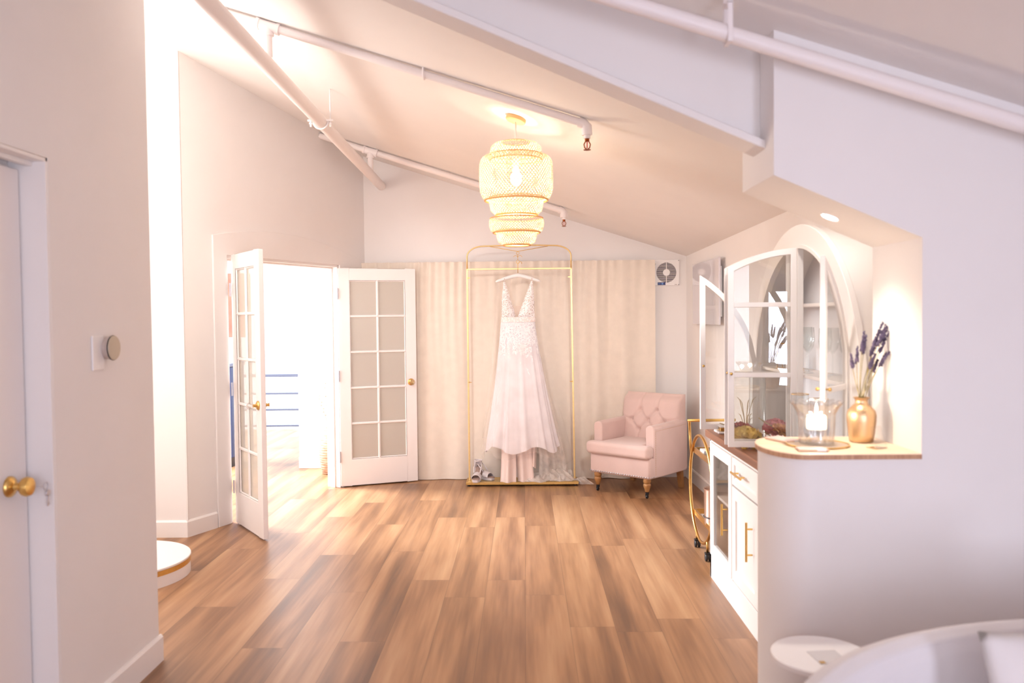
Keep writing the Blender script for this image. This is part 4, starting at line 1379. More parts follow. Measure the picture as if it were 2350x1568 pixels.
# ------------------------------------------------------------------ BAR CABINET
FX, CY0, CY1 = 1.088, 3.30, 4.872
t = thing('bar_cabinet', 'white bar cabinet with a glass door, drawers and slim gold handles', 'cabinet', (FX, 0, 0))
XB = 0.46
b = MB()
b.box(0.02, XB, CY1 - 0.02, CY1, 0, 0.816); b.box(0.02, XB, CY0, CY0 + 0.02, 0, 0.816); b.box(XB - 0.01, XB, CY0, CY1, 0, 0.816)
b.box(0.02, XB, CY0, CY1, 0.13, 0.15); b.box(0.02, XB, CY0, CY1, 0.796, 0.816)
b.box(0.02, XB, 4.345, 4.365, 0.15, 0.8); b.box(0.02, XB, 3.84, 3.86, 0.15, 0.8)
b.box(0.0, 0.02, CY1 - 0.03, CY1, 0, 0.816); b.box(0.0, 0.02, 4.35, 4.36, 0.13, 0.816)
b.box(0.0, 0.02, CY0, CY1, 0.0, 0.14); b.box(0.0, 0.02, CY0, CY1, 0.806, 0.816)
b.build('body', 'cab_white', t, bevel=0.002)
MB().box(0.02, XB - 0.02, 4.365, CY1 - 0.02, 0.49, 0.505).build('inner_shelf', 'cab_white', t)


def pull(parent, p, d, L, x=-0.03):
    """bar handle centred at p=(y,z), along axis d ('y' or 'z')"""
    y, z = p; h = MB()
    if d == 'z':
        h.tube([(x, y, z - L / 2), (x, y, z + L / 2)], 0.006, 12)
        for s_ in (-0.33, 0.33): h.tube([(x, y, z + s_ * L), (0, y, z + s_ * L)], 0.0045, 10)
    else:
        h.tube([(x, y - L / 2, z), (x, y + L / 2, z)], 0.006, 12)
        for s_ in (-0.3, 0.3): h.tube([(x, y + s_ * L, z), (0, y + s_ * L, z)], 0.0045, 10)
    return h.build('handle', 'gold', parent, smooth=True, auto=0.7)


def framed(name, y0, y1, z0, z1, st, glass=False):
    x0, x1 = -0.002, 0.018
    rect = lambda e: [(y0 + e, z0 + e), (y1 - e, z0 + e), (y1 - e, z1 - e), (y0 + e, z1 - e)]
    if glass:
        o_ = ring_x(rect(0), rect(st), x0, x1)
    else:
        o_ = MB(); n_ = 4; L_ = [(x1, rect(0)), (x0 + 0.002, rect(0)), (x0, rect(0.002)), (x0, rect(st)), (x0 + 0.008, rect(st + 0.006))]
        vs = [(x, y, z) for x, lp in L_ for y, z in lp]
        fs = [(k_ * 4 + i, k_ * 4 + (i + 1) % 4, (k_ + 1) * 4 + (i + 1) % 4, (k_ + 1) * 4 + i) for k_ in range(4) for i in range(4)]
        o_.add(vs, fs + [(3, 2, 1, 0), (16, 17, 18, 19)])
    d_ = o_.build(name, 'cab_white', t)
    if glass:
        MB().box(0.006, 0.010, y0 + st, y1 - st, z0 + st, z1 - st).build('pane', 'pane', d_)
    return d_


d = framed('door', 4.366, 4.838, 0.15, 0.80, 0.062, True); pull(d, (4.455, 0.44), 'z', 0.17)
d = framed('drawer', 3.862, 4.342, 0.655, 0.80, 0.035); pull(d, (4.165, 0.735), 'y', 0.19)
d = framed('door', 3.862, 4.342, 0.15, 0.645, 0.062); pull(d, (3.965, 0.452), 'z', 0.19)
d = framed('drawer', 3.325, 3.838, 0.655, 0.80, 0.035); pull(d, (3.58, 0.735), 'y', 0.19)
d = framed('door', 3.325, 3.838, 0.15, 0.645, 0.062); pull(d, (3.43, 0.452), 'z', 0.19)
o = tag(MB().box(FX - 0.004, FX + XB + 0.005, CY0 - 0.02, 4.985, 0.8165, 0.858).build('worktop', 'worktop', bevel=0.004), 'dark walnut worktop lying on the white bar cabinet', 'worktop')
t = thing('storage_box', 'white box with pink printing inside the glass-fronted cabinet', 'box', (FX + 0.2, 4.62, 0.1505))
MB().rbox(-0.12, 0.12, -0.16, 0.16, 0, 0.26, 0.004).build('carton', 'white', t)
pr = MB()
for zz, ws in ((0.13, (0.05, 0.03)), (0.10, (0.03, 0.05, 0.02)), (0.07, (0.06, 0.02))):
    y = 0.11
    for w in ws:
        pr.box(-0.1212, -0.12, y - w, y, zz, zz + 0.018); y -= w + 0.012
pr.build('print', pm('pink_print', lin(208, 160, 160), 0.6), t)

# ------------------------------------------------------------------ ARCHED GLASS CABINET
HXF, HYC, HZC, RO, RI, HB = 1.38, 4.17, 1.18, 0.81, 0.70, 0.8585
t = thing('arched_cabinet', 'white arched glass cabinet with open doors standing on the walnut worktop', 'cabinet', (HXF, HYC, 0))
DEP = 0.215


def arch_loop(r, zb, n=40):
    return [(-r, zb)] + [(r * cos(a), HZC + r * sin(a)) for a in [pi - pi * i / n for i in range(n + 1)]] + [(r, zb)]


ring_x(arch_loop(RO, HB), arch_loop(RI, HB), -0.018, 0.012, False).build('front_arch', 'cab_white', t, bevel=0.003)
ring_x(arch_loop(RO - 0.02, HB), arch_loop(RO - 0.036, HB), 0.012, DEP, False).build('shell', 'cab_white', t)
MB().prism(arch_loop(RO - 0.03, HB), DEP - 0.012, DEP, 'x').build('back_panel', pm('grey_back', lin(230, 228, 230), 0.6), t)
ring_x(arch_loop(RI + 0.012, HB), arch_loop(RI - 0.006, HB), -0.024, -0.014, False).build('bead', 'cab_white', t)
MB().box(-0.016, 0.014, -0.02, 0.02, HB, HZC + RI - 0.002).build('centre_post', 'cab_white', t, bevel=0.003)
MB().box(-0.015, DEP - 0.012, -RO + 0.036, RO - 0.036, HB, HB + 0.016).build('bottom_board', 'cab_white', t)
for z in (1.243, 1.598):
    hw = sqrt(max(0, (RO - 0.04) ** 2 - (z - HZC) ** 2))
    MB().box(0.014, DEP - 0.013, -hw, hw, z - 0.016, z).build('shelf', 'cab_white', t, bevel=0.002)


def leaf(d0, d1, name='door'):
    """one narrow arched leaf: local x = distance from the arch centre, y thickness; tall side at d0"""
    R_, zb, w, T = RI - 0.006, HB + 0.02, 0.03, 0.02
    k = 10
    zt = lambda d, r: HZC + sqrt(max(0.0, r * r - d * d))
    outer = [(d0, zb), (d1, zb)] + [(d1 + (d0 - d1) * i / k, zt(d1 + (d0 - d1) * i / k, R_)) for i in range(k + 1)]
    a0, a1 = d0 + w, d1 - w
    inner = [(a0, zb + w), (a1, zb + w)] + [(a1 + (a0 - a1) * i / k, zt(a1 + (a0 - a1) * i / k, R_ - w)) for i in range(k + 1)]
    bb = MB(); n_ = len(outer)
    vs = [(p[0], y, p[1]) for y in (-T / 2, T / 2) for lp in (outer, inner) for p in lp]; fs = []
    for i in range(n_):
        j = (i + 1) % n_
        fs += [(i, j, n_ + j, n_ + i), (2 * n_ + i, 3 * n_ + i, 3 * n_ + j, 2 * n_ + j), (i, 2 * n_ + i, 2 * n_ + j, j), (n_ + i, n_ + j, 3 * n_ + j, 3 * n_ + i)]
    bb.add(vs, fs)
    for z in (1.243, 1.595):
        if zt(a1, R_ - w) > z + 0.03:
            bb.box(a0, a1, -T / 2 + 0.003, T / 2 - 0.003, z - 0.012, z + 0.012)
    return bb, inner


def hang_leaf(d0, d1, hinge_d, at, ang, knob=True):
    bb, inner = leaf(d0, d1)
    o_ = bb.build(leaf_name, 'cab_white', t, bevel=0.002)
    MB().prism(inner, -0.0015, 0.0015, 'y').build('pane', 'pane', o_)
    if knob:
        kx = d1 - 0.015 if hinge_d < (d0 + d1) / 2 else d0 + 0.015
        for sg in (-1, 1):
            MB().lathe([(0.004, 0), (0.004, 0.008), (0.008, 0.012), (0.006, 0.02)], 10, (kx, sg * 0.01, 1.25), Matrix.Rotation(-sg * pi / 2, 4, 'X')).build('knob', 'gold', o_, smooth=True)
    o_.matrix_local = Matrix.Translation((at[0] - HXF, at[1] - HYC, 0)) @ Matrix.Rotation(ang, 4, 'Z') @ Matrix.Translation((-hinge_d, 0, 0))
    return o_


leaf_name = 'door'
hang_leaf(0.012, 0.345, 0.012, (1.355, 4.135), pi - math.radians(8.5))
hang_leaf(0.012, 0.345, 0.012, (1.355, 4.205), pi - math.radians(10))
hang_leaf(0.355, 0.69, 0.69, (1.36, 4.855), 0.04)
hang_leaf(0.355, 0.66, 0.66, (1.358, 3.50), 0.90)

# glassware inside
def flute(label, loc, group, bowl_r=0.032, h=0.235):
    t_ = thing('champagne_flute', label, 'glass', loc, 0, group)
    MB().lathe([(0.031, 0), (0.031, 0.002), (0.006, 0.006), (0.0035, 0.02), (0.0035, h * 0.42), (0.006, h * 0.45)], 20).build('stem', 'glass', t_, smooth=True, auto=0.8)
    MB().lathe([(0.006, h * 0.45), (bowl_r * 0.8, h * 0.56), (bowl_r, h * 0.72), (bowl_r * 0.86, h), (bowl_r * 0.82, h), (bowl_r * 0.94, h * 0.72), (bowl_r * 0.74, h * 0.575), (0.001, h * 0.47)], 24).build('bowl', 'glass', t_, smooth=True)
    return t_


FL = 'champagne flutes on the lower cabinet shelf'
f0 = flute('clear champagne flute in the row on the lower shelf of the arched cabinet', (1.50, 4.42, 1.2435), FL)
for x, y in ((1.455, 4.26), (1.52, 4.10), (1.44, 3.98), (1.51, 3.86), (1.45, 3.74)):
    c_ = copy_tree(f0); c_.location = (x, y, 1.2435)
t = thing('glass_goblet', 'round bubble glass bowl on the upper shelf of the arched cabinet', 'glass', (1.49, 4.02, 1.5985))
MB().lathe([(0.03, 0), (0.034, 0.004), (0.012, 0.012), (0.03, 0.025), (0.048, 0.055), (0.046, 0.09), (0.034, 0.115), (0.036, 0.12), (0.032, 0.116), (0.042, 0.09), (0.043, 0.056), (0.001, 0.03)], 24).build('bowl', 'glass', t, smooth=True)
t = thing('perfume_atomiser', 'tall slim glass decanter with a gold top on the upper cabinet shelf', 'bottle', (1.46, 3.89, 1.5985))
MB().lathe([(0.014, 0), (0.016, 0.004), (0.016, 0.15), (0.008, 0.165), (0.007, 0.175)], 20).build('bottle', 'glass', t, smooth=True, auto=0.7)
MB().lathe([(0.009, 0.172), (0.012, 0.178), (0.012, 0.195), (0.006, 0.205), (0.001, 0.207)], 16).build('stopper', 'gold', t, smooth=True, auto=0.7)
t = thing('gold_tin', 'small gold tin on the lower shelf at the near end of the arched cabinet', 'tin', (1.44, 3.62, 1.2435))
MB().lathe([(0.022, 0), (0.024, 0.002), (0.024, 0.024)], 24).build('body', 'gold', t, smooth=True, auto=0.7)
MB().lathe([(0.025, 0.024), (0.025, 0.03), (0.022, 0.032), (0.001, 0.032)], 24).build('lid', 'gold', t, smooth=True, auto=0.7)
t = thing('wire_stand', 'thin gold wire stand with a white base on the lower cabinet shelf', 'stand', (1.47, 4.60, 1.2435))
MB().rbox(-0.06, 0.06, -0.05, 0.05, 0, 0.006, 0.002).build('base', 'gold', t)
for x, y in ((-0.055, -0.045), (0.055, -0.045), (-0.055, 0.045), (0.055, 0.045)):
    MB().tube([(x, y, 0.006), (x, y, 0.14)], 0.0022, 6).build('post', 'gold', t, smooth=True)
MB().tube([(-0.055, -0.045, 0.14), (0.055, -0.045, 0.14), (0.055, 0.045, 0.14), (-0.055, 0.045, 0.14)], 0.0022, 6, closed=True).build('top_rail', 'gold', t)
t = thing('glass_jar', 'small clear jar standing inside the gold wire stand', 'jar', (1.47, 4.60, 1.25))
MB().lathe([(0.024, 0), (0.027, 0.003), (0.027, 0.06), (0.018, 0.068), (0.018, 0.08), (0.016, 0.08), (0.016, 0.066), (0.024, 0.058), (0.024, 0.006), (0.001, 0.005)], 20, cap1=False).build('jar', 'crystal', t, smooth=True, auto=0.8)

# on the worktop
WZ = 0.8585
for lab, x, y, h in (('tall clear glass with a gold rim on the worktop behind the glass candle holder', 1.30, 3.92, 0.31),
                     ('clear gold-rimmed glass just beside the taller gold-rimmed one on the worktop', 1.345, 3.79, 0.30)):
    t = thing('rimmed_glass', lab, 'glass', (x, y, WZ + 0.0165 if x > 1.37 else WZ), 0, 'gold-rimmed glasses on the worktop')
    MB().lathe([(0.034, 0), (0.036, 0.004), (0.041, h), (0.039, h), (0.034, 0.012), (0.001, 0.011)], 28, cap1=False).build('tumbler', 'glass', t, smooth=True, auto=0.8)
    MB().tube([(0.04 * cos(a), 0.04 * sin(a), h) for a in [2 * pi * i / 32 for i in range(32)]], 0.0016, 6, closed=True).build('rim', 'gold', t, smooth=True)
t = thing('cylinder_vase', 'clear glass cylinder vase on the worktop beyond the open cabinet leaf', 'vase', (1.285, 4.58, WZ))
MB().lathe([(0.042, 0), (0.045, 0.004), (0.045, 0.36), (0.042, 0.36), (0.042, 0.012), (0.001, 0.011)], 28, cap1=False).build('glass', 'glass', t, smooth=True, auto=0.8)
t = thing('white_tray', 'small white tray at the far end of the walnut worktop', 'tray', (1.20, 4.83, WZ))
MB().rbox(-0.085, 0.085, -0.06, 0.06, 0, 0.012, 0.004).build('tray', 'white', t)
t = thing('gold_box', 'flat gold box lying on the small white tray', 'box', (1.20, 4.83, WZ + 0.0125))
MB().rbox(-0.07, 0.07, -0.045, 0.045, 0, 0.022, 0.003).build('body', 'gold', t)
MB().rbox(-0.072, 0.072, -0.047, 0.047, 0.022, 0.029, 0.003).build('lid', 'white', t)


def petals(parent, col, r, name, n=3):
    mt = pm('petal_%s_%d' % (name, int(r * 1000)), col, 0.7, noise=(40, 0.18))
    for ring in range(n):
        rr_ = r * (0.35 + 0.65 * ring / max(1, n - 1)); cnt = 4 + ring * 2
        for i in range(cnt):
            a = 2 * pi * i / cnt + ring * 0.5
            tilt = 1.25 - 0.5 * ring
            def fn(u, v, a=a, rr_=rr_, tilt=tilt):
                w = rr_ * 0.75 * sin(pi * (0.12 + 0.82 * v)) * (u - 0.5) * 1.6
                l = rr_ * v
                out_ = l * cos(tilt * (1 - 0.45 * v)); up_ = l * sin(tilt * (1 - 0.45 * v)) + 0.32 * rr_ * (abs(u - 0.5) * 2) ** 2 * v - 0.2 * rr_ * max(0, v - 0.75) + 0.05 * rr_ * sin(9 * u + 7 * a)
                out_ += 0.15 * rr_
                return (out_ * cos(a) - w * sin(a), out_ * sin(a) + w * cos(a), up_)
            bb = MB(); bb.grid(fn, 8, 8); bb.build('petal', mt, parent, smooth=True)


def flower(name, label, loc, col, r, rz=0, tilt=(0, 0)):
    t_ = thing(name, label, 'flower', loc, rz)
    t_.rotation_euler = (tilt[0], tilt[1], rz)
    petals(t_, col, r, name, 4)
    MB().sphere((0, 0, r * 0.22), r * 0.2, 10).build('heart', pm(name + '_heart', tuple(c * 0.7 for c in col[:3]) + (1,), 0.8), t_, smooth=True)
    MB().tube([(0, 0, 0.0), (-0.01, 0.05, -0.012), (-0.02, 0.13, -0.02)], 0.0028, 6).build('stem', pm(name + '_stem', lin(128, 108, 66), 0.8), t_, smooth=True)
    return t_


flower('dried_rose', 'dried yellow rose lying in front of the other dried flowers on the worktop', (1.145, 4.30, WZ + 0.05), lin(244, 208, 110), 0.075, 0.3, (0.5, -0.3))
flower('dried_rose', 'dark red dried rose lying behind the yellow one on the worktop', (1.19, 4.50, WZ + 0.065), lin(176, 62, 66), 0.058, 1.0, (0.4, -0.2))
flower('dried_rose', 'dusty pink dried rose lying beside the glass cylinder vase on the worktop', (1.335, 4.42, WZ + 0.085), lin(222, 140, 150), 0.06, 0.2, (0.5, -0.3))
flower('dried_rose', 'pale orange dried rose lying between the pink one and the open leaf on the worktop', (1.335, 4.27, WZ + 0.085), lin(240, 176, 120), 0.056, 0.7, (0.5, 0.1))
flower('dried_rose', 'small crimson dried rosebud at the near end of the dried flowers', (1.325, 4.205, WZ + 0.022), lin(196, 70, 90), 0.024, 0.7, (0.6, 0.1))


def sprig(name, label, loc, rz, n, L, col, leafw):
    t_ = thing(name, label, 'foliage', loc, rz)
    mt = pm(name + '_leaf', col, 0.75, noise=(30, 0.25))
    MB().tube([(0, -L * 0.6, 0.008), (0, 0, 0.02), (0.01, L * 0.5, 0.014)], 0.0025, 6).build('stem', pm(name + '_stem', lin(120, 100, 66), 0.8), t_, smooth=True)
    rg = random.Random(n)
    for i in range(n):
        y = -L * 0.5 + L * 1.0 * i / n; a = (-1) ** i * rg.uniform(0.6, 1.2); up = rg.uniform(0.1, 0.7); l = rg.uniform(0.7, 1.1) * leafw * 2.2
        def fn(u, v, y=y, a=a, up=up, l=l):
            w = leafw * sin(pi * (0.05 + 0.93 * v)) * (u - 0.5)
            return (sin(a) * l * v + cos(a) * w, y + cos(a) * l * v - sin(a) * w, 0.018 + l * v * sin(up) + 0.2 * abs(w))
        bb = MB(); bb.grid(fn, 3, 5); bb.build('leaf', mt, t_, smooth=True)
    return t_


sprig('green_sprig', 'dark green leafy sprig among the dried flowers on the worktop', (1.29, 4.25, WZ), 0.9, 16, 0.17, lin(72, 90, 58), 0.034)
sprig('green_sprig', 'olive brown leafy sprig under the yellow dried rose', (1.17, 4.26, WZ), 1.2, 14, 0.16, lin(120, 104, 58), 0.026)
t = thing('dried_grass', 'small bunch of dried grass fanning up behind the yellow dried rose', 'foliage', (1.225, 4.60, WZ))
rg = random.Random(5)
for i in range(9):
    dx, dy = rg.uniform(-0.035, 0.05), rg.uniform(-0.04, 0.04); h = rg.uniform(0.12, 0.24)
    MB().tube([(0, 0, 0.0), (dx * 0.3, dy * 0.3, h * 0.5), (dx, dy, h * 0.92), (dx * 1.5, dy * 1.3, h)], [0.0015, 0.0015, 0.0026, 0.0008], 6).build('blade', pm('grass_blade', lin(196, 172, 130), 0.8) if i == 0 else bpy.data.materials['grass_blade'], t, smooth=True)

# ------------------------------------------------------------------ COUNTER AND WHAT STANDS ON IT
CZ = 1.0785
b = MB(); b.prism(stadium(0.006, 0.836, x1=1.3205), 1.0602, CZ, 'z')
o = tag(b.build('counter_top', 'counter', bevel=0.002), 'pale birch counter top with a rounded end on the half wall', 'counter')
b = MB(); b.prism(stadium(0.0068, 0.8352, x1=1.3208), 1.0606, CZ - 0.0025, 'z')
b.build('edge_band', wood_mat('ply_edge', lin(176, 128, 96), lin(206, 160, 124), 2, 0.5, 2.0), o)
t = thing('round_tray', 'round flat tray with a thin gold rim under the glass candle holder', 'tray', (1.045, 2.965, CZ))
MB().lathe([(0.105, 0.0), (0.108, 0.003), (0.001, 0.003)], 48).build('plate', pm('pale_wood', lin(236, 214, 190), 0.4), t, smooth=True, auto=0.5)
MB().tube([(0.107 * cos(a), 0.107 * sin(a), 0.004) for a in [2 * pi * i / 60 for i in range(60)]], 0.0028, 8, closed=True).build('rim', 'gold', t, smooth=True)
t = thing('candle_holder', 'cut glass hurricane candle holder with a flared scalloped rim on the counter', 'candle holder', (1.045, 2.975, CZ + 0.0045))


def hurricane(u, v):
    th = 2 * pi * u; z = 0.006 + 0.144 * v
    r_ = 0.058 + 0.006 * v + 0.026 * max(0, (v - 0.62) / 0.38) ** 1.6
    r_ += 0.0016 * sin(16 * th) * (1 if v < 0.75 else 0.4) * sin(pi * min(1, v * 1.3))
    zz = z + 0.004 * sin(14 * th) * max(0, v - 0.9) / 0.1
    return (r_ * cos(th), r_ * sin(th), zz)


b = MB(); b.grid(hurricane, 96, 24, True); b.build('glass_shade', 'crystal', t, smooth=True, solid=0.0035)
MB().lathe([(0.001, 0.0), (0.058, 0.0), (0.06, 0.006), (0.001, 0.008)], 40).build('base', 'crystal', t, smooth=True, auto=0.6)
t = thing('candle', 'white pillar candle burning on a small foot inside the cut glass holder', 'candle', (1.045, 2.975, CZ + 0.013))
MB().lathe([(0.028, 0), (0.028, 0.004), (0.008, 0.014), (0.01, 0.03), (0.036, 0.04), (0.036, 0.043)], 28).build('foot', 'glass', t, smooth=True, auto=0.7)
wax_m = sheer('candle_wax', lin(252, 246, 236), 1.0, 0.5)
MB().lathe([(0.033, 0.0435), (0.034, 0.046), (0.034, 0.088), (0.031, 0.092), (0.02, 0.089), (0.001, 0.088)], 32).build('wax', wax_m, t, smooth=True, auto=0.8)
MB().lathe([(0.0008, 0.103), (0.0045, 0.11), (0.005, 0.117), (0.003, 0.126), (0.0004, 0.136)], 14).build('flame', emis('candle_flame', (1, 0.78, 0.45, 1), 60), t, smooth=True)
MB().tube([(0, 0, 0.088), (0.0005, 0, 0.105)], 0.0008, 6).build('wick', 'black', t)
light('candle_glow', 'POINT', (1.045, 2.975, CZ + 0.135), 4.0, (1.0, 0.80, 0.58), radius=0.012)
light('candle_glow', 'POINT', (1.045, 2.975, CZ + 0.08), 0.35, (1.0, 0.84, 0.64), radius=0.008)  # extra point inside the wax, added to make it glow

t = thing('brass_vase', 'brushed brass bottle vase holding lavender on the counter', 'vase', (1.228, 3.03, CZ))
MB().lathe([(0.036, 0.0), (0.041, 0.003), (0.045, 0.03), (0.0505, 0.075), (0.0515, 0.098), (0.047, 0.115), (0.034, 0.130), (0.023, 0.140), (0.021, 0.150), (0.0235, 0.157), (0.029, 0.163), (0.027, 0.1635), (0.0195, 0.155), (0.0185, 0.142), (0.001, 0.135)], 40, cap1=False).build('body', pm('satin_brass', lin(212, 180, 142), 0.4, 1.0), t, smooth=True, auto=0.9)
rg = random.Random(11)
stem_m = pm('lavender_stem', lin(150, 136, 92), 0.8); bud_m = pm('lavender_bud', lin(84, 72, 96), 0.85, noise=(60, 0.3))
tips = [(0.106, 0.0, 0.45), (0.085, 0.02, 0.435), (0.078, -0.02, 0.425), (0.065, 0.01, 0.40), (0.095, -0.01, 0.40), (0.05, 0.0, 0.38), (0.105, 0.01, 0.34),
        (0.088, -0.03, 0.33), (0.02, 0.01, 0.385), (0.004, -0.01, 0.40), (-0.015, 0.0, 0.345), (-0.035, 0.01, 0.32), (0.068, 0.02, 0.30), (0.04, -0.02, 0.32)]
for tx, ty, tz in tips:
    t = thing('lavender_stem', 'thin dried lavender stem leaning out of the brass vase', 'lavender', (1.228, 3.03, CZ), 0, 'lavender stems in the brass vase')
    p0 = Vector((rg.uniform(-0.01, 0.01), rg.uniform(-0.01, 0.01), 0.138)); p1 = Vector((tx, ty, tz))
    mid = p0.lerp(p1, 0.5) + Vector((-0.012, 0, 0.006))
    def bez(u): return p0 * (1 - u) ** 2 + mid * 2 * u * (1 - u) + p1 * u * u
    MB().tube([bez(i / 10 * 0.8) for i in range(11)], 0.0013, 6).build('stem', stem_m, t, smooth=True)
    fl = MB(); nb_ = 12
    for i in range(nb_):
        u = 0.74 + 0.26 * i / (nb_ - 1); c_ = bez(u)
        for a in range(4):
            an = a * pi / 2 + rg.uniform(0, 1.5); jr = rg.uniform(0.7, 1.6)
            fl.sphere(c_ + Vector((cos(an), sin(an), 0)) * 0.0036 * jr * (1 - 0.5 * i / nb_) + Vector((0, 0, rg.uniform(-0.004, 0.004))), 0.0042 * rg.uniform(0.7, 1.25) * (1.1 - 0.5 * i / nb_), 6, (0.8, 0.8, 1.4))
    fl.build('flower_spike', bud_m, t, smooth=True)

M['clear'] = glass_mat('acrylic', (0.97, 0.96, 0.95, 1), 1.49)
t = thing('acrylic_stand', 'small clear acrylic sign stand beside the brass vase', 'stand', (1.225, 2.885, CZ), 0.5)
MB().box(-0.028, 0.028, -0.02, 0.025, 0, 0.003).build('foot', 'clear', t)
MB().prism([(-0.02, 0.003), (-0.016, 0.003), (0.012, 0.075), (0.008, 0.075)], -0.028, 0.028, 'x').build('panel', 'clear', t)
MB().box(-0.0285, -0.027, -0.02, 0.025, 0.003, 0.0045).build('edge_strip', 'gold', t)
for nm, lab, x, y, rz, w, l in (('phone_case', 'flat blush compact with a gold edge on the rounded end of the counter', 0.955, 3.075, 0.35, 0.035, 0.06),
                                ('compact', 'slim rose card case with a pale clasp at the front of the counter', 0.985, 2.845, -0.12, 0.05, 0.03)):
    t = thing('card_case', lab, 'case', (x, y, CZ), rz, 'flat cases on the counter')
    MB().rbox(-w, w, -l, l, 0.0, 0.009, 0.003).build('body', pm(nm, lin(226, 196, 190), 0.3), t)
    MB().rbox(-w - 0.001, w + 0.001, -l - 0.001, l + 0.001, 0.0035, 0.0055, 0.0008, 1).build('edge_band', 'gold', t)
    MB().rbox(w * 0.2, w * 0.8, -l - 0.002, -l + 0.002, 0.002, 0.008, 0.001, 1).build('clasp', 'white', t)

# ------------------------------------------------------------------ SITTING AREA, PODIUM, LANDING VASE
t = thing('curved_sofa', 'ivory curved sofa with a rounded back at the bottom right corner', 'sofa', (1.51, 1.50, 0))
AX, AY = 1.03, 0.75


def sofa_ring(u, v):
    """horseshoe back: u along the curve, v around the section"""
    a = -0.25 + (pi + 0.5) * u
    th = 0.10
    top = 0.735 - 0.05 * (abs(u - 0.5) * 2) ** 3
    sec = [(0.0, 0.08), (0.0, top - 0.05), (0.014, top - 0.014), (0.05, top), (0.086, top - 0.014), (th, top - 0.05), (th, 0.40), (th, 0.08)]
    k_ = v * (len(sec) - 1); i = min(int(k_), len(sec) - 2); q_ = k_ - i
    d_ = sec[i][0] + (sec[i + 1][0] - sec[i][0]) * q_; z = sec[i][1] + (sec[i + 1][1] - sec[i][1]) * q_
    return ((AX - d_) * cos(a), (AY - d_) * sin(a), z)


b = MB(); b.grid(sofa_ring, 60, 28)
n0 = 61
for ii in (0, 60):
    rg_ = [b.v[j * n0 + ii] for j in range(29)]; b.add(rg_, [tuple(range(29))])
b.build('back', 'ivory_boucle', t, smooth=True, auto=0.9)
b = MB(); b.prism([(0.765 * cos(a), 0.605 * sin(a)) for a in [pi * i / 30 for i in range(31)]] + [(-0.74, -0.12), (0.74, -0.12)], 0.08, 0.41, 'z')
b.build('seat', 'ivory_boucle', t, smooth=True, bevel=0.03, seg=3)
for x, y in ((-0.6, -0.1), (0.6, -0.1), (-0.5, 0.4), (0.5, 0.4)):
    MB().lathe([(0.018, 0), (0.026, 0.08)], 14, (x, y, 0)).build('leg', 'leg_wood', t, smooth=True, auto=0.7)
t = thing('scatter_cushion', 'plain ivory square cushion leaning against the sofa back', 'cushion', (1.25, 1.83, 0.41), 0.08)


def pillow(sg):
    def fn(u, v):
        x, z = (u - 0.5), (v - 0.5); e_ = max(0, (1 - (2 * x) ** 2) * (1 - (2 * z) ** 2)) ** 0.45
        k_ = 1 - 0.05 * ((2 * x) ** 2) * (1 - (2 * z) ** 2) - 0.05 * ((2 * z) ** 2) * (1 - (2 * x) ** 2)
        X, Z, Y_ = x * 0.44 * k_, z * 0.44 * k_, sg * 0.055 * e_
        ca, sa = cos(-0.32), sin(-0.32)
        Z += 0.215
        return (X, Y_ * ca - Z * sa - 0.07, Y_ * sa + Z * ca)
    return fn


b = MB(); b.grid(pillow(1), 20, 20); b.grid(pillow(-1), 20, 20)
b.build('cover', fabric('cushion_ivory', lin(216, 209, 206), 0.02, 600), t, smooth=True)
t = thing('side_table', 'small round white side table between the sofa and the partition', 'table', (0.905, 2.53, 0))
MB().lathe([(0.143, 0.482), (0.150, 0.486), (0.150, 0.498), (0.146, 0.502), (0.001, 0.502)], 48).build('table_top', 'white', t, smooth=True, auto=0.6)
MB().lathe([(0.016, 0.012), (0.016, 0.482)], 20).build('stem', 'white', t, smooth=True, auto=0.6)
MB().lathe([(0.11, 0.0), (0.112, 0.008), (0.02, 0.014)], 40).build('foot', 'white', t, smooth=True, auto=0.6)
t = thing('price_card', 'small grey card with a gold corner on the round white side table', 'card', (0.91, 2.50, 0.5025), 0.1)
MB().box(-0.04, 0.05, -0.045, 0.05, 0, 0.0015).build('card', pm('card_grey', lin(214, 210, 210), 0.6), t)
MB().box(-0.038, -0.022, -0.043, -0.028, 0.0015, 0.003).build('corner', 'gold', t)

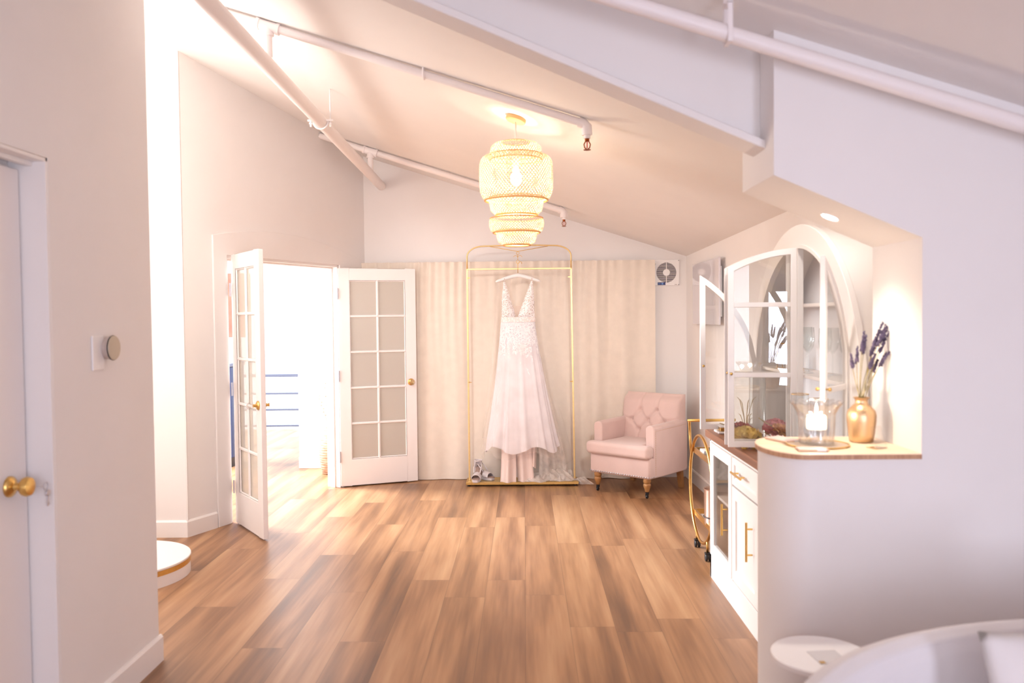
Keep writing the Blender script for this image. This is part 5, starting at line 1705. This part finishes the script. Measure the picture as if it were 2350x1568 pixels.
t = thing('podium', 'round white fitting podium with a gold band on the floor beside the alcove', 'podium', (-2.46, 4.92, 0))
MB().lathe([(0.405, 0.0), (0.405, 0.068)], 72).build('plinth', 'white', t, smooth=True, auto=0.5)
MB().lathe([(0.407, 0.068), (0.407, 0.098)], 72).build('gold_band', 'gold', t, smooth=True, auto=0.5)
MB().lathe([(0.405, 0.098), (0.408, 0.1), (0.408, 0.109), (0.404, 0.112), (0.001, 0.112)], 72).build('top', 'white', t, smooth=True, auto=0.5)

t = thing('basket_vase', 'tall woven wicker floor vase on the landing beside the door jamb', 'vase', (-1.945, 8.2, 0))
wk = NT('wicker'); s_ = wk.sep(wk.coord())
wv = wk.math('SINE', wk.math('MULTIPLY', s_[2], 260.0))
wk.link(wk.ramp(wk.noise(wk.comb(wk.math('MULTIPLY', s_[0], 20.0), wk.math('MULTIPLY', s_[1], 20.0), wk.math('MULTIPLY', s_[2], 120.0)), 1.0, 3), [(0.3, lin(150, 112, 88)), (0.7, lin(206, 174, 150))]), wk.b.inputs['Base Color'])
wk.b.inputs['Roughness'].default_value = 0.8; wk.bump(wv, 0.3, 0.004)
MB().lathe([(0.075, 0.0), (0.085, 0.01), (0.108, 0.16), (0.11, 0.25), (0.098, 0.34), (0.066, 0.41), (0.052, 0.44), (0.058, 0.46), (0.05, 0.455), (0.001, 0.42)], 36, cap1=False).build('body', wk.m, t, smooth=True)
sp = pm('sprig_grey', lin(150, 140, 126), 0.8)
for i in range(4):
    t = thing('dried_branch', 'thin dried branch with tiny buds standing in the wicker floor vase', 'branch', (-1.945, 8.2, 0), 0.0, 'dried branches in the wicker vase')
    dx, dy = (-0.10, -0.05, 0.02, 0.08)[i], (-0.02, 0.03, -0.03, 0.02)[i]; h = (0.78, 0.9, 0.84, 0.72)[i]
    MB().tube([(0, 0, 0.425), (dx * 0.5, dy * 0.5, 0.6), (dx, dy, h)], 0.003, 6).build('twig', sp, t, smooth=True)
    bd = MB()
    for j in range(7):
        q_ = 0.45 + 0.55 * j / 6; bd.sphere((dx * q_ + 0.008 * (-1) ** j, dy * q_, 0.425 + (h - 0.425) * q_), 0.008, 6)
    bd.build('bud_cluster', sp, t, smooth=True)
